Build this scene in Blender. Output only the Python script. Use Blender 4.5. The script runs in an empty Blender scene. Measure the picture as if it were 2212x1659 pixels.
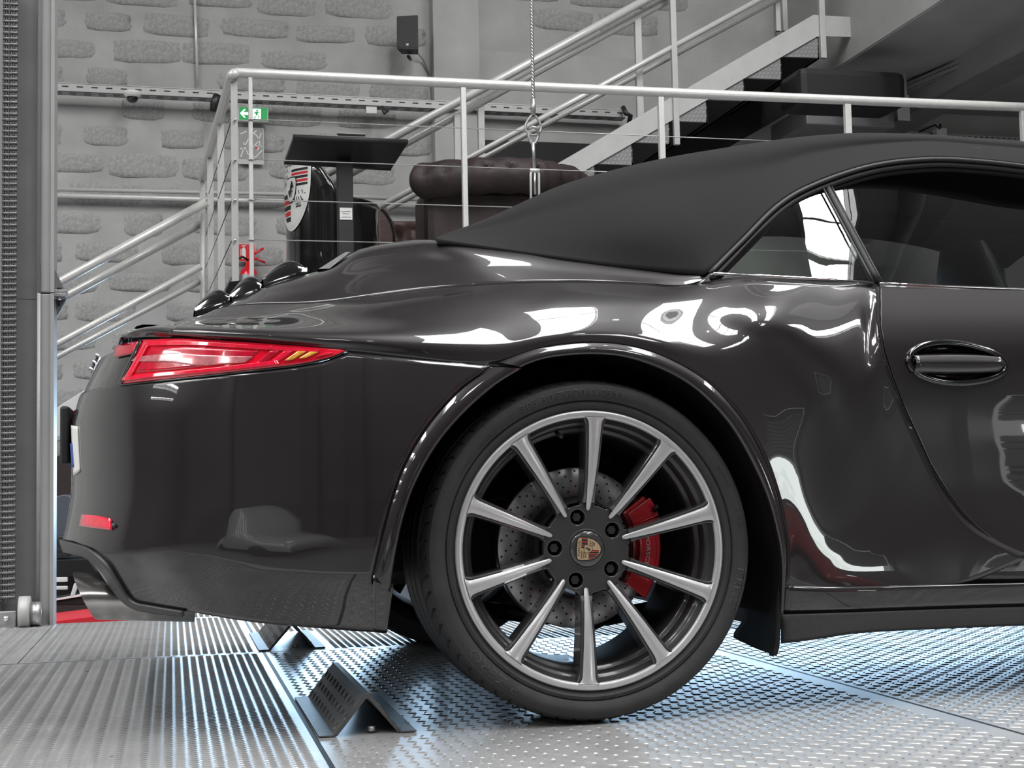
import bpy, math, random
import numpy as np
from math import sin, cos, pi, radians, hypot, atan2
from mathutils import Vector, Matrix
random.seed(7); np.random.seed(7)
SC = bpy.context.scene; COL = SC.collection

# ------------------------------------------------------------------ camera
F = 3050.; PX, PY = 1106., 829.5
yaw, pit, roll = [radians(a) for a in (13.6, 4.3, -1.25)]
_d = np.array([sin(yaw)*cos(pit), cos(yaw)*cos(pit), sin(pit)]); _r = np.array([cos(yaw), -sin(yaw), 0.]); _u = np.cross(_r, _d)
_r2 = _r*cos(roll)+_u*sin(roll); _u2 = -_r*sin(roll)+_u*cos(roll)
CM = np.stack([_r2, -_u2, _d])
def ray(px, py): return CM.T @ np.array([px-PX, py-PY, F])
_q = ray(1278.5, 1187); CAM = np.array([0, 0, .3455]) - _q*(2.745/_q[1])
def at(px, py, Y):                      # the point of the place at depth Y seen at a photo pixel
    q = ray(px, py); return CAM + q*((Y-CAM[1])/q[1])
def atz(px, py, Z):
    q = ray(px, py); return CAM + q*((Z-CAM[2])/q[2])
def atx(px, py, X):
    q = ray(px, py); return CAM + q*((X-CAM[0])/q[0])
cd = bpy.data.cameras.new('camera'); cam = bpy.data.objects.new('camera', cd); COL.objects.link(cam)
cd.sensor_fit = 'HORIZONTAL'; cd.sensor_width = 36; cd.lens = 36*F/2212; cd.clip_start = .05; cd.clip_end = 200
mw = Matrix.Identity(4)
for i in range(3):
    mw[i][0] = _r2[i]; mw[i][1] = _u2[i]; mw[i][2] = -_d[i]; mw[i][3] = CAM[i]
cam.matrix_world = mw; SC.camera = cam
# ------------------------------------------------------------------ world, lights, exposure
SC.view_settings.view_transform = 'Standard'; SC.view_settings.look = 'None'
SC.view_settings.exposure = -.45; SC.view_settings.gamma = 1.0; SC.view_settings.use_curve_mapping = False
SC.cycles.use_denoising = True; SC.cycles.max_bounces = 8; SC.cycles.sample_clamp_indirect = 6; SC.cycles.caustics_reflective = False; SC.cycles.caustics_refractive = False
wd = bpy.data.worlds.new('world'); SC.world = wd; wd.use_nodes = True
wd.node_tree.nodes['Background'].inputs[0].default_value = (.97, .99, 1, 1)
wd.node_tree.nodes['Background'].inputs[1].default_value = 2.2
def area(name, loc, sx, sy, power, col=(1, 1, 1), rot=(0, 0, 0)):
    l = bpy.data.lights.new(name, 'AREA'); l.shape = 'RECTANGLE'; l.size = sx; l.size_y = sy; l.energy = power; l.color = col
    o = bpy.data.objects.new(name, l); COL.objects.link(o); o.location = loc; o.rotation_euler = rot
    return o
CEIL = 6.6; WY_ = 7.0
SKY = [(x, y, 1.0, b) for x in (-19.6, -17., -14.4, -11.8, -9.2, -6.6, -4.0, 1.15, 3.5, 7.5) for (y, b) in ((-.4, 6.8),)]+[(x, -7.4, 1.0, 2.2) for x in (-9.2, -1.5, 3.5)]
XL0 = -24.
for i, (x, y, a, b) in enumerate(SKY):
    area('skylight_daylight', (x, y, CEIL+.12), a, b, 72*a*b, (1, .995, .985))
area('doorway_daylight', (7.9, -9.6, -.05), 2.7, 2.2, 300, (.93, 1, .97), (radians(90), 0, 0))
area('added_low_light', (2.4, WY_-.05, .66), 6.4, .62, 270, (.50, .74, 1), (radians(-90), 0, 0))  # unseen light added behind the car for the bluish patch on the platform

# ------------------------------------------------------------------ materials
MATS = {}
def mat(name, col, rough=.5, metal=0., coat=0., var=0., vscale=20., bump=0., bscale=80., emis=0., trans=0., spec=.5, alpha=1., ecol=None, ior=1.45, rvar=.1):
    if name in MATS: return MATS[name]
    m = bpy.data.materials.new(name); m.use_nodes = True; nt = m.node_tree; N = nt.nodes; Lk = nt.links
    b = N['Principled BSDF']; b.inputs['Roughness'].default_value = rough; b.inputs['Metallic'].default_value = metal
    b.inputs['Coat Weight'].default_value = coat; b.inputs['Coat Roughness'].default_value = .02
    b.inputs['Specular IOR Level'].default_value = spec; b.inputs['Transmission Weight'].default_value = trans; b.inputs['IOR'].default_value = ior
    b.inputs['Base Color'].default_value = (*col, 1)
    if emis: b.inputs['Emission Color'].default_value = (*(ecol or col), 1); b.inputs['Emission Strength'].default_value = emis
    tc = N.new('ShaderNodeTexCoord')
    n = N.new('ShaderNodeTexNoise'); n.inputs['Scale'].default_value = vscale; n.inputs['Detail'].default_value = 5; Lk.new(tc.outputs['Object'], n.inputs['Vector'])
    r = N.new('ShaderNodeValToRGB'); v = max(var, .02)
    r.color_ramp.elements[0].position = .3; r.color_ramp.elements[1].position = .7
    r.color_ramp.elements[0].color = (*[c*(1-v) for c in col], 1); r.color_ramp.elements[1].color = (*[min(1, c*(1+v)) for c in col], 1)
    Lk.new(n.outputs['Fac'], r.inputs['Fac']); Lk.new(r.outputs['Color'], b.inputs['Base Color'])
    if rvar and rough > .05:
        mr = N.new('ShaderNodeMapRange'); mr.inputs['To Min'].default_value = rough*(1-rvar); mr.inputs['To Max'].default_value = min(1, rough*(1+rvar))
        Lk.new(n.outputs['Fac'], mr.inputs['Value']); Lk.new(mr.outputs['Result'], b.inputs['Roughness'])
    if bump:
        n2 = N.new('ShaderNodeTexNoise'); n2.inputs['Scale'].default_value = bscale; n2.inputs['Detail'].default_value = 6; Lk.new(tc.outputs['Object'], n2.inputs['Vector'])
        bp = N.new('ShaderNodeBump'); bp.inputs['Strength'].default_value = bump; bp.inputs['Distance'].default_value = .01
        Lk.new(n2.outputs['Fac'], bp.inputs['Height']); Lk.new(bp.outputs['Normal'], b.inputs['Normal'])
    MATS[name] = m; return m
def paint_mat():
    m = mat('black_car_paint', (.0125, .0098, .0108), .38, .2, 1., .1, 3., spec=.4)
    nt = m.node_tree; N = nt.nodes; Lk = nt.links; b = N['Principled BSDF']
    vo = N.new('ShaderNodeTexVoronoi'); vo.inputs['Scale'].default_value = 900; tc = N.new('ShaderNodeTexCoord'); Lk.new(tc.outputs['Object'], vo.inputs['Vector'])
    mr = N.new('ShaderNodeMapRange'); mr.inputs['From Min'].default_value = .0; mr.inputs['From Max'].default_value = .35; mr.inputs['To Min'].default_value = .35; mr.inputs['To Max'].default_value = .1
    Lk.new(vo.outputs['Distance'], mr.inputs['Value']); Lk.new(mr.outputs['Result'], b.inputs['Metallic'])
    b.inputs['Coat Roughness'].default_value = .012; b.inputs['Coat IOR'].default_value = 1.6
    return m
PAINT = paint_mat()
GLOSSBLK = mat('gloss_black_trim', (.008, .008, .009), .12, 0, 1, .05)
MATTEBLK = mat('matte_black_plastic', (.022, .022, .023), .55, 0, 0, .15, 60, .15, 500)
GREYTRIM = mat('grey_plastic_trim', (.055, .055, .057), .42, 0, 0, .1, 60, .1, 400)
LINER = mat('wheel_arch_liner', (.006, .006, .006), .8)
FABRIC = mat('soft_top_fabric', (.0145, .014, .0142), .9, 0, 0, .16, 5, .25, 1400, spec=.25)
RUBBER = mat('tyre_rubber', (.034, .034, .035), .62, 0, 0, .22, 14, .12, 300)
RUBTXT = mat('raised_rubber_lettering', (.06, .06, .06), .5)
SILVER = mat('machined_silver', (.60, .60, .61), .33, .45, .3, .03, 30)
DKWHEEL = mat('dark_grey_wheel_paint', (.085, .085, .088), .25, .5, .8, .05)
DKBARREL = mat('wheel_barrel_paint', (.05, .05, .052), .35, .4, .3, .1)
DISC = mat('brake_disc_steel', (.42, .42, .43), .33, .9, 0, .12, 90)
RED = mat('red_caliper_paint', (.68, .012, .025), .25, .1, .8, .08)
CHROME = mat('chrome', (.8, .8, .82), .08, 1.)
STEEL = mat('bare_steel', (.45, .45, .46), .38, .85, 0, .15, 40, .1, 200)
DKSTEEL = mat('dark_greasy_steel', (.06, .06, .06), .4, .6, 0, .4, 60)
GREYPAINT = mat('grey_painted_steel', (.22, .22, .225), .5, .1, 0, .08, 8, .05, 90)
LTPAINT = mat('light_grey_painted_steel', (.47, .47, .465), .42, .1, 0, .05, 12, .04, 120)
COLPAINT = mat('column_grey_paint', (.34, .34, .34), .45, .1, 0, .06, 6, .05, 90)
RAILPAINT = mat('pale_rail_paint', (.68, .68, .66), .33, .25, .2, .05, 30)
PLASTER = mat('grey_mortar_render', (.40, .40, .395), .9, 0, 0, .13, 3.2, 1., 9)
BLOCK = mat('rough_concrete_block', (.35, .35, .345), .95, 0, 0, .16, 45, .45, 90)
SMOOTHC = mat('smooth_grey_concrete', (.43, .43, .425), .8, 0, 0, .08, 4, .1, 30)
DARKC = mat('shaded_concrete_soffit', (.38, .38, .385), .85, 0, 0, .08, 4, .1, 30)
BLACKSH = mat('black_sheet_steel', (.010, .010, .011), .6, .1, .0)
PLATEM = mat('tread_plate_metal', (.38, .38, .382), .30, .32, 0, .14, 5, .05, 60, rvar=.25)
TREADM = mat('worn_tread_metal', (.36, .36, .36), .30, .55, 0, .12, 9, .05, 60)
CHOCKM = mat('worn_tread_plate', (.12, .12, .12), .42, .6, 0, .3, 8, .1, 80)
WHITE = mat('white_plastic', (.75, .75, .74), .5)
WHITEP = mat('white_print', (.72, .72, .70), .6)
REDP = mat('red_print', (.6, .02, .03), .5)
GREENE = mat('lit_green_sign', (.012, .30, .07), .4, emis=.45, ecol=(.0, .34, .07))
WHITEE = mat('lit_white_pictogram', (.8, .9, .85), .4, emis=.9)
GREENP = mat('green_print', (.05, .25, .06), .6, var=.3)
BLACKP = mat('black_print', (.012, .012, .012), .5)
GREYP = mat('grey_print', (.3, .3, .3), .6)
GOLD = mat('gold_enamel', (.66, .50, .30), .3, .4, .4)
DKRED = mat('dark_red_enamel', (.30, .015, .025), .3, .1, .5)
LEATHER = mat('oxblood_leather', (.032, .021, .021), .58, 0, 0, .5, 6, .2, 120)
LEATHER2 = mat('worn_brown_leather', (.085, .05, .045), .45, 0, .1, .4, 9, .3, 160)
GALV = mat('galvanised_cable', (.42, .42, .41), .4, .7)
DKBROWN = mat('dark_brown_panel', (.035, .024, .024), .6)
BLUEGREY = mat('blue_grey_panel', (.10, .115, .14), .35, .1)
REDPAINT = mat('red_floor_paint', (.65, .03, .045), .4)
ROOFM = mat('grey_roof_sheet', (.30, .30, .30), .7)
FLOORM = mat('workshop_floor', (.22, .22, .22), .35, 0, .1, .15, 2)
DARKWALL = mat('dark_workshop_wall', (.09, .09, .092), .8)
MIDWALL = mat('mid_workshop_wall', (.14, .14, .14), .8)
def glass_mat(name, tint, rough=0.0, refl=1.5):
    m = bpy.data.materials.new(name); m.use_nodes = True; nt = m.node_tree; N = nt.nodes; Lk = nt.links
    N.remove(N['Principled BSDF']); out = N['Material Output']
    tr = N.new('ShaderNodeBsdfTransparent'); tr.inputs[0].default_value = (*tint, 1)
    gl = N.new('ShaderNodeBsdfGlossy'); gl.inputs['Roughness'].default_value = rough; gl.inputs[0].default_value = (1, 1, 1, 1)
    fr = N.new('ShaderNodeFresnel'); fr.inputs[0].default_value = refl
    mx = N.new('ShaderNodeMixShader'); Lk.new(fr.outputs[0], mx.inputs[0]); Lk.new(tr.outputs[0], mx.inputs[1]); Lk.new(gl.outputs[0], mx.inputs[2]); Lk.new(mx.outputs[0], out.inputs[0])
    return m
GLASS = glass_mat('tinted_car_glass', (.80, .84, .82), 0, 1.75)
LENSRED = mat('red_lamp_lens', (.92, .006, .035), .06, 0, 1, .12, 30, ior=1.5)
LENSBR = mat('bright_red_reflector', (.95, .012, .05), .12, 0, 1, .2, 60)
LENSDK = mat('deep_red_lamp_chamber', (.55, .006, .03), .15, 0, 1, .2, 60)
LENSPK = mat('pale_pink_reflector', (.72, .25, .27), .12, .3, 1, .25, 90)
AMBER = mat('amber_lamp_bulb', (.85, .42, .05), .25, 0, .8, .3, 120)

# ------------------------------------------------------------------ helpers
def tag(o, label=None, cat=None, group=None, kind=None):
    if label: o['label'] = label
    if cat: o['category'] = cat
    if group: o['group'] = group
    if kind: o['kind'] = kind
    return o
def link(name, me, m=None, parent=None, smooth=False, bevel=0, solid=0):
    o = bpy.data.objects.new(name, me); COL.objects.link(o)
    if m is not None and not me.materials: me.materials.append(m)
    if smooth:
        me.polygons.foreach_set('use_smooth', [True]*len(me.polygons))
    if parent is not None: o.parent = parent
    if bevel:
        b = o.modifiers.new('bevel', 'BEVEL'); b.width = bevel; b.segments = 2; b.limit_method = 'ANGLE'
    if solid:
        s = o.modifiers.new('solid', 'SOLIDIFY'); s.thickness = solid; s.offset = 0
    return o
def empty(name, loc=(0, 0, 0), label=None, cat=None, group=None, parent=None):
    o = bpy.data.objects.new(name, None); COL.objects.link(o); o.location = loc
    if parent is not None: o.parent = parent
    o.empty_display_size = .05
    return tag(o, label, cat, group)
class MB:
    def __init__(s): s.v = []; s.f = []; s.sm = []
    def add(s, vs, fs, sm=False):
        n = len(s.v); s.v += [tuple(map(float, p)) for p in vs]; s.f += [tuple(i+n for i in f) for f in fs]; s.sm += [sm]*len(fs); return s
    def box(s, x0, x1, y0, y1, z0, z1):
        return s.add([(x, y, z) for x in (x0, x1) for y in (y0, y1) for z in (z0, z1)], [(0, 1, 3, 2), (4, 6, 7, 5), (0, 4, 5, 1), (2, 3, 7, 6), (0, 2, 6, 4), (1, 5, 7, 3)])
    def beam(s, p0, p1, w, h, up=(0, 0, 1)):     # w sideways, h along up
        p0 = np.array(p0, float); p1 = np.array(p1, float); d = p1-p0; d /= np.linalg.norm(d); u = np.array(up, float); u = u-d*(u@d); u /= np.linalg.norm(u); r = np.cross(d, u)
        vs = [p+r*a*w/2+u*b*h/2 for p in (p0, p1) for a in (-1, 1) for b in (-1, 1)]
        return s.add(vs, [(0, 1, 3, 2), (4, 6, 7, 5), (0, 4, 5, 1), (2, 3, 7, 6), (0, 2, 6, 4), (1, 5, 7, 3)])
    def tube(s, pts, r, n=12, caps=True, closed=False, sy=1.):
        pts = [np.array(p, float) for p in pts]; R = r if hasattr(r, '__len__') else [r]*len(pts); k = len(pts); vs = []; pu = None
        for i, p in enumerate(pts):
            a = pts[(i-1) % k] if (i > 0 or closed) else pts[0]; b = pts[(i+1) % k] if (i < k-1 or closed) else pts[-1]
            d = b-a; d /= (np.linalg.norm(d)+1e-12)
            u = pu if pu is not None else (np.array([0, 0, 1.]) if abs(d[2]) < .9 else np.array([0, 1., 0])); u = u-d*(u@d); u /= np.linalg.norm(u); pu = u; w = np.cross(d, u)
            vs += [p+R[i]*(cos(2*pi*j/n)*w*sy+sin(2*pi*j/n)*u) for j in range(n)]
        fs = []
        for i in range(k if closed else k-1):
            for j in range(n):
                a = i*n; b = ((i+1) % k)*n; fs.append((a+j, a+(j+1) % n, b+(j+1) % n, b+j))
        if caps and not closed: fs += [tuple(range(n))[::-1], tuple((k-1)*n+j for j in range(n))]
        return s.add(vs, fs, True)
    def prism(s, poly, o, ax, ay, ext):          # planar polygon (2-D) with thickness
        o, ax, ay, ext = [np.array(q, float) for q in (o, ax, ay, ext)]; n = len(poly)
        vs = [o+ax*x+ay*y for x, y in poly]+[o+ax*x+ay*y+ext for x, y in poly]
        return s.add(vs, [tuple(range(n)), tuple(range(2*n-1, n-1, -1))]+[(i, (i+1) % n, n+(i+1) % n, n+i) for i in range(n)])
    def grid(s, G, sm=True, skip=None):
        a, b = len(G), len(G[0]); vs = [p for row in G for p in row]
        fs = [(i*b+j, i*b+j+1, (i+1)*b+j+1, (i+1)*b+j) for i in range(a-1) for j in range(b-1) if not (skip and skip(i, j))]
        return s.add(vs, fs, sm)
    def lathe(s, prof, n=96, c=(0, 0, 0), a0=0, a1=2*pi, axis='Y'):   # prof: (radius, axial)
        full = abs(a1-a0-2*pi) < 1e-6; m = n if full else n+1; vs = []
        for i in range(m):
            a = a0+(a1-a0)*i/n
            for r, y in prof:
                vs.append((c[0]+r*cos(a), c[1]+y, c[2]+r*sin(a)) if axis == 'Y' else (c[0]+r*cos(a), c[1]+r*sin(a), c[2]+y))
        k = len(prof); fs = []
        for i in range(n):
            for j in range(k-1):
                p = i*k+j; q = ((i+1) % m)*k+j; fs.append((p, p+1, q+1, q))
        return s.add(vs, fs, True)
    def mesh(s, name='m'):
        me = bpy.data.meshes.new(name); me.from_pydata(s.v, [], s.f); me.polygons.foreach_set('use_smooth', s.sm); me.update(); return me
    def obj(s, name, m, parent=None, bevel=0, solid=0, label=None, cat=None, group=None, kind=None):
        me = s.mesh(name); return tag(link(name, me, m, parent, False, bevel, solid), label, cat, group, kind)
def fixn(o):     # consistent outward normals
    import bmesh
    bm = bmesh.new(); bm.from_mesh(o.data); bmesh.ops.remove_doubles(bm, verts=bm.verts, dist=1e-5); bmesh.ops.recalc_face_normals(bm, faces=bm.faces); bm.to_mesh(o.data); bm.free(); return o
def copyobj(o, parent=None):
    c = o.copy(); COL.objects.link(c); c.parent = parent; return c
def text_mesh(txt, size, depth=.001, align='CENTER'):
    cu = bpy.data.curves.new('t', 'FONT'); cu.body = txt; cu.size = size; cu.extrude = depth; cu.align_x = align; cu.align_y = 'CENTER'; cu.resolution_u = 3
    o = bpy.data.objects.new('t', cu); COL.objects.link(o); dg = bpy.context.evaluated_depsgraph_get(); me = bpy.data.meshes.new_from_object(o.evaluated_get(dg)); bpy.data.objects.remove(o); return me
def put_text(name, txt, size, o, ax, ay, m, parent, depth=.0008, sx=1.):
    me = text_mesh(txt, size, depth); o, ax, ay = [np.array(q, float) for q in (o, ax, ay)]; ax /= np.linalg.norm(ax); ay = ay/np.linalg.norm(ay); n = np.cross(ax, ay)
    for v in me.vertices: p = o+ax*v.co.x*sx+ay*v.co.y+n*v.co.z; v.co = tuple(p)
    return link(name, me, m, parent)
def crom(P, n, closed=False):           # Catmull-Rom through points, n per span
    P = [np.array(p, float) for p in P]; out = []
    for i in range(len(P)-1):
        p0 = P[i-1] if i > 0 else 2*P[0]-P[1]; p1, p2 = P[i], P[i+1]; p3 = P[i+2] if i+2 < len(P) else 2*P[-1]-P[-2]
        for k in range(n):
            t = k/n; out.append(.5*((2*p1)+(-p0+p2)*t+(2*p0-5*p1+4*p2-p3)*t*t+(-p0+3*p1-3*p2+p3)*t**3))
    out.append(P[-1]); return out
def tensor(T, nu, nv):                   # T[row][station] -> dense grid
    rows = [crom(r, nu) for r in T]; cols = [crom([rows[i][j] for i in range(len(rows))], nv) for j in range(len(rows[0]))]
    return [[cols[j][i] for j in range(len(cols))] for i in range(len(cols[0]))]
def mirror(G): return [[np.array([p[0], 2*.92-p[1], p[2]]) for p in row] for row in G]

# ================================================================== SETTING
WY = 7.0          # depth of the block wall
wall = MB().box(XL0, 9.5, WY, WY+.25, -1.2, CEIL).obj('wall_back', PLASTER, kind='structure')
# irregular rough block faces showing through the mortar, each block a piece
variants = []
for k in range(8):
    n = 18; vs = []
    L, Hh = .47, .158
    for ring, (sc, dep) in enumerate(((1., .003), (.95, -.0035), (.6, -.005))):
        for i in range(n):
            a = 2*pi*i/n; ca, sa = cos(a), sin(a); e = 7.
            rr = (abs(ca)**e+abs(sa)**e)**(-1/e); j = random.uniform(.93, 1.05) if ring == 0 else random.uniform(.93, 1.03)
            vs.append((ca*rr*L/2*sc*j, dep+random.uniform(-.003, .002)*(ring > 0), sa*rr*Hh/2*sc*j))
    vs.append((0, -.008, 0)); fs = []
    for r in range(2): fs += [(r*n+i, r*n+(i+1) % n, (r+1)*n+(i+1) % n, (r+1)*n+i) for i in range(n)]
    fs += [(2*n+i, 2*n+(i+1) % n, 3*n) for i in range(n)]
    me = bpy.data.meshes.new('block'); me.from_pydata(vs, [], fs); me.polygons.foreach_set('use_smooth', [True]*len(fs)); me.materials.append(BLOCK); variants.append(me)
zrow0 = at(200, 44, WY)[2]; pil0 = at(936, 100, WY-.12)[0]; pil1 = at(1036, 100, WY-.12)[0]
for r in range(-2, 20):
    z = zrow0-r*.198
    for c in range(-2, 12):
        x = -1.75+c*.5+(.25 if r % 2 else 0)+random.uniform(-.03, .03)
        if x > 2.9 or pil0-.23 < x < pil1+.23: continue
        if x > pil1 and z < at(1200, 118, WY)[2]+.09: continue
        if random.random() < .05: continue
        o = bpy.data.objects.new('concrete_block', random.choice(variants)); COL.objects.link(o); o.parent = wall
        o.location = (x, WY-.001, z+random.uniform(-.012, .012)); o.scale = (random.uniform(.86, 1.05)*random.choice((1, 1, 1, 1, .62)), 1, random.uniform(.8, 1.1)); o.rotation_euler = (0, random.uniform(-.03, .03), 0)
MB().box(-.8, 5.65, WY-.04, WY-.0, .30, .34).obj('window_40', LTPAINT, kind='structure')  # lower bar framing the added low light, hidden by the car
MB().box(-.8, 5.65, WY-.04, WY-.0, .98, 1.02).obj('window_41', LTPAINT, kind='structure')  # upper bar of the same added light
# concrete pillar, smooth painted band
a = at(936, 100, WY-.12)[0]; b = at(1036, 100, WY-.12)[0]
MB().box(a, b, WY-.12, WY+.01, -1, CEIL).obj('trim_1', SMOOTHC, bevel=.006, kind='structure')
z1 = at(1200, 118, WY-.03)[2]; z0 = at(1200, 308, WY-.03)[2]
MB().box(b+.01, 9.3, WY-.03, WY+.01, z0, z1).obj('trim_2', SMOOTHC, kind='structure')
MB().box(b+.01, 9.3, WY-.05, WY+.01, z0-.42, z0-.004).obj('trim_3', BLACKSH, kind='structure')
MB().box(b+.01, 9.3, WY-.03, WY+.01, -1, z0-.43).obj('trim_4', SMOOTHC, kind='structure')
# workshop shell around and behind the camera
MB().box(XL0, 9.5, -9.2, WY+.25, -1.25, -1.2).obj('floor', FLOORM, kind='structure')
MB().box(XL0-.2, XL0, -9.2, WY+.2, -1.2, CEIL).obj('wall_left', DARKWALL, kind='structure')
MB().box(9.5, 9.7, -9.2, WY+.2, -1.2, CEIL).obj('wall_right', DARKWALL, kind='structure')
wf = MB(); wf.box(XL0, 6.5, -9.4, -9.2, -1.2, CEIL); wf.box(9.3, 9.5, -9.4, -9.2, -1.2, CEIL); wf.box(6.5, 9.3, -9.4, -9.2, 2.6, CEIL)
sh_ = empty('roller_shutter', (7.9, -9.46, 1.1), 'half-open slatted roller shutter behind the viewer', 'shutter')
for k in range(10): MB().box(-1.4, 1.4, -.02, .02, .15*k+.012, .15*k+.138).obj('slat', LTPAINT, sh_, bevel=.01)
MB().box(-1.4, 1.4, -.03, -.021, 0, 1.5).obj('shutter_backing', DARKWALL, sh_)
if 1: pass
wf.f = wf.f; wf.obj('wall_front', MIDWALL, kind='structure')
for k, x in enumerate((-8.2, -3.0, -1.5, 3.4)): MB().box(x-.22, x+.22, -9.2, -8.8, -1.2, CEIL-.4).obj('trim_%d' % (20+k), DARKWALL, kind='structure')
MB().box(XL0, 9.5, -9.19, -9.17, -1.2, .15).obj('baseboard_front', DARKWALL, kind='structure')
MB().box(-5, 18, -22, -9.41, -1.3, -1.22).obj('ground', mat('pale_forecourt', (.4, .4, .38), .8), kind='structure')
hg = MB()
for k in range(160):
    hx, hz = 5+random.random()*8, -1.2+random.random()*1.9; hr = random.uniform(.2, .4); hg.lathe([(0, -hr), (hr*.8, -hr*.5), (hr, 0), (hr*.7, hr*.6), (0, hr)], 7, (hx, -17+random.random(), hz), axis='Z')
hg.obj('hedge', mat('hedge_leaves', (.10, .30, .03), .6, var=.5, vscale=8), label='green hedge outside the doorway behind the viewer', cat='hedge')
# roof with openings
ys = sorted({-9.2, WY+.25}.union(*[{y-b/2, y+b/2} for x, y, a, b in SKY])); xs = sorted({XL0, 9.5}.union(*[{x-a/2, x+a/2} for x, y, a, b in SKY]))
rf = MB()
for i in range(len(xs)-1):
    for j in range(len(ys)-1):
        cx, cy = (xs[i]+xs[i+1])/2, (ys[j]+ys[j+1])/2
        if any(abs(cx-x) < a/2 and abs(cy-y) < b/2 for x, y, a, b in SKY): continue
        rf.box(xs[i], xs[i+1], ys[j], ys[j+1], CEIL, CEIL+.1)
rf.obj('ceiling', ROOFM, kind='structure')
for x, y, a, b in SKY:
    g = MB()
    for k in range(1, int(b/1.1)): g.box(x-a/2, x+a/2, y-b/2+1.13*k-.03, y-b/2+1.13*k+.03, CEIL-.01, CEIL+.06)
    g.box(x-a/2-.04, x-a/2, y-b/2, y+b/2, CEIL-.12, CEIL+.02); g.box(x+a/2, x+a/2+.04, y-b/2, y+b/2, CEIL-.12, CEIL+.02)
    g.obj('window_%d' % (1+SKY.index((x, y, a, b))), LTPAINT, kind='structure')
for k, x in enumerate((-5.3, -.1, 4.8)):
    MB().box(x-.1, x+.1, -9.2, WY, CEIL-.38, CEIL-.01).obj('trim_%d' % (5+k), GREYPAINT, kind='structure')

# ================================================================== LIFT PLATFORM
plat = empty('lift_platform', (0, 0, 0), 'grey tread-plate lift platform the black car stands on', 'platform')
XL, YF = -3.2, 3.36
seamY, seamX = 1.605, -.555
g = .004; T = .06
NOTCH = [(-.935, 3.36)]
sheets = [(-3.2, -1.26, seamY+g, 2.92, 45), (-1.26+g, seamX-g, seamY+g, 2.95, 45), (-.93, seamX-g, 2.95, YF, 45), (seamX+g, 3.6, seamY+g, YF, 45),
          (-3.2, seamX-g, -.66, seamY-g, 45), (seamX+g, .70, -.66, seamY-g, 30), (.70+2*g, 3.6, -.66, seamY-g, 30)]
for (x0, x1, y0, y1, ang) in sheets:
    sh = MB().box(x0, x1, y0, y1, -T, -.0013).obj('tread_plate', PLATEM, plat)
    P = .0285; PX_, PY_ = (.0222, .0205) if ang == 45 else (.0285, .0285); vs = []; fs = []
    xa, ya = max(x0, -1.45), y0
    nx = int((min(x1, 2.6)-xa)/PX_)-1; ny = int((y1-ya)/PY_)-1
    for i in range(nx):
        for j in range(ny):
            cx, cy = xa+(i+.9)*PX_, ya+(j+.9+.5*(i % 2)*(ang == 45))*PY_
            if any(a_-.045 < cx < b_+.045 and c_-.02 < cy < d_+.02 for a_, b_, c_, d_ in ((-.520, -.385, .04, .59), (-.540, -.395, 1.64, 2.2))): continue
            t = radians(28 if i % 2 else 152) if ang != 30 else radians(-26 if (i+j) % 2 else 60)
            L, Wd, Hh = (.0120, .0030, .0013) if (i+j) % 2 or ang == 45 else (.0095, .0034, .0013)
            c_, s_ = cos(t), sin(t); n = len(vs)
            for (u, w, h) in ((-L, 0, 0), (-L*.3, -Wd, 0), (L*.3, -Wd, 0), (L, 0, 0), (L*.3, Wd, 0), (-L*.3, Wd, 0), (-L*.55, 0, Hh), (L*.55, 0, Hh)):
                vs.append((cx+u*c_-w*s_, cy+u*s_+w*c_, h-.0013))
            fs += [(n, n+1, n+6), (n+1, n+2, n+7, n+6), (n+2, n+3, n+7), (n+3, n+4, n+7), (n+4, n+5, n+6, n+7), (n+5, n, n+6)]
    me = bpy.data.meshes.new('treads'); me.from_pydata(vs, [], fs)
    tag(link('raised_treads', me, TREADM, sh), kind='stuff')
MB().box(-3.2, 3.6, -.70, -.665, -.12, .0).obj('edge_rail', LTPAINT, plat, bevel=.003)
MB().box(-3.2, 3.6, -.665, -.655, -.12, -.002).obj('edge_gap', BLACKSH, plat)
MB().box(-3.2, 3.6, seamY-.005, seamY+.005, -.02, -.0012).obj('sheet_joint', BLACKP, plat); MB().box(seamX-.005, seamX+.005, -.655, YF, -.02, -.0012).obj('sheet_joint', BLACKP, plat); MB().box(.699, .709, -.655, seamY, -.02, -.0012).obj('sheet_joint', BLACKP, plat)
MB().box(-3.15, 3.55, -.60, 3.3, -.24, -T-.002).obj('platform_frame', GREYPAINT, plat)
# a few flecks of grit
gr = MB()
for (px, py) in [(440, 1355), (505, 1432), (418, 1352), (241, 1633), (62, 1456), (188, 1450), (284, 1510), (1425, 1586), (1825, 1546), (2062, 1597), (1850, 1434), (1565, 1418), (2047, 1456), (700, 1372), (730, 1370), (640, 1440), (1250, 1563), (650, 1515), (865, 1530), (870, 1545), (880, 1560), (600, 1500), (1025, 1380), (700, 1350), (650, 1365)]:
    p = atz(px, py, 0); r = random.uniform(.002, .004); gr.tube([(p[0]-r, p[1], -r), (p[0]+r, p[1]+r, -r)], r, 5)
gr.obj('grit', DKSTEEL, plat, kind='stuff')
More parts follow.
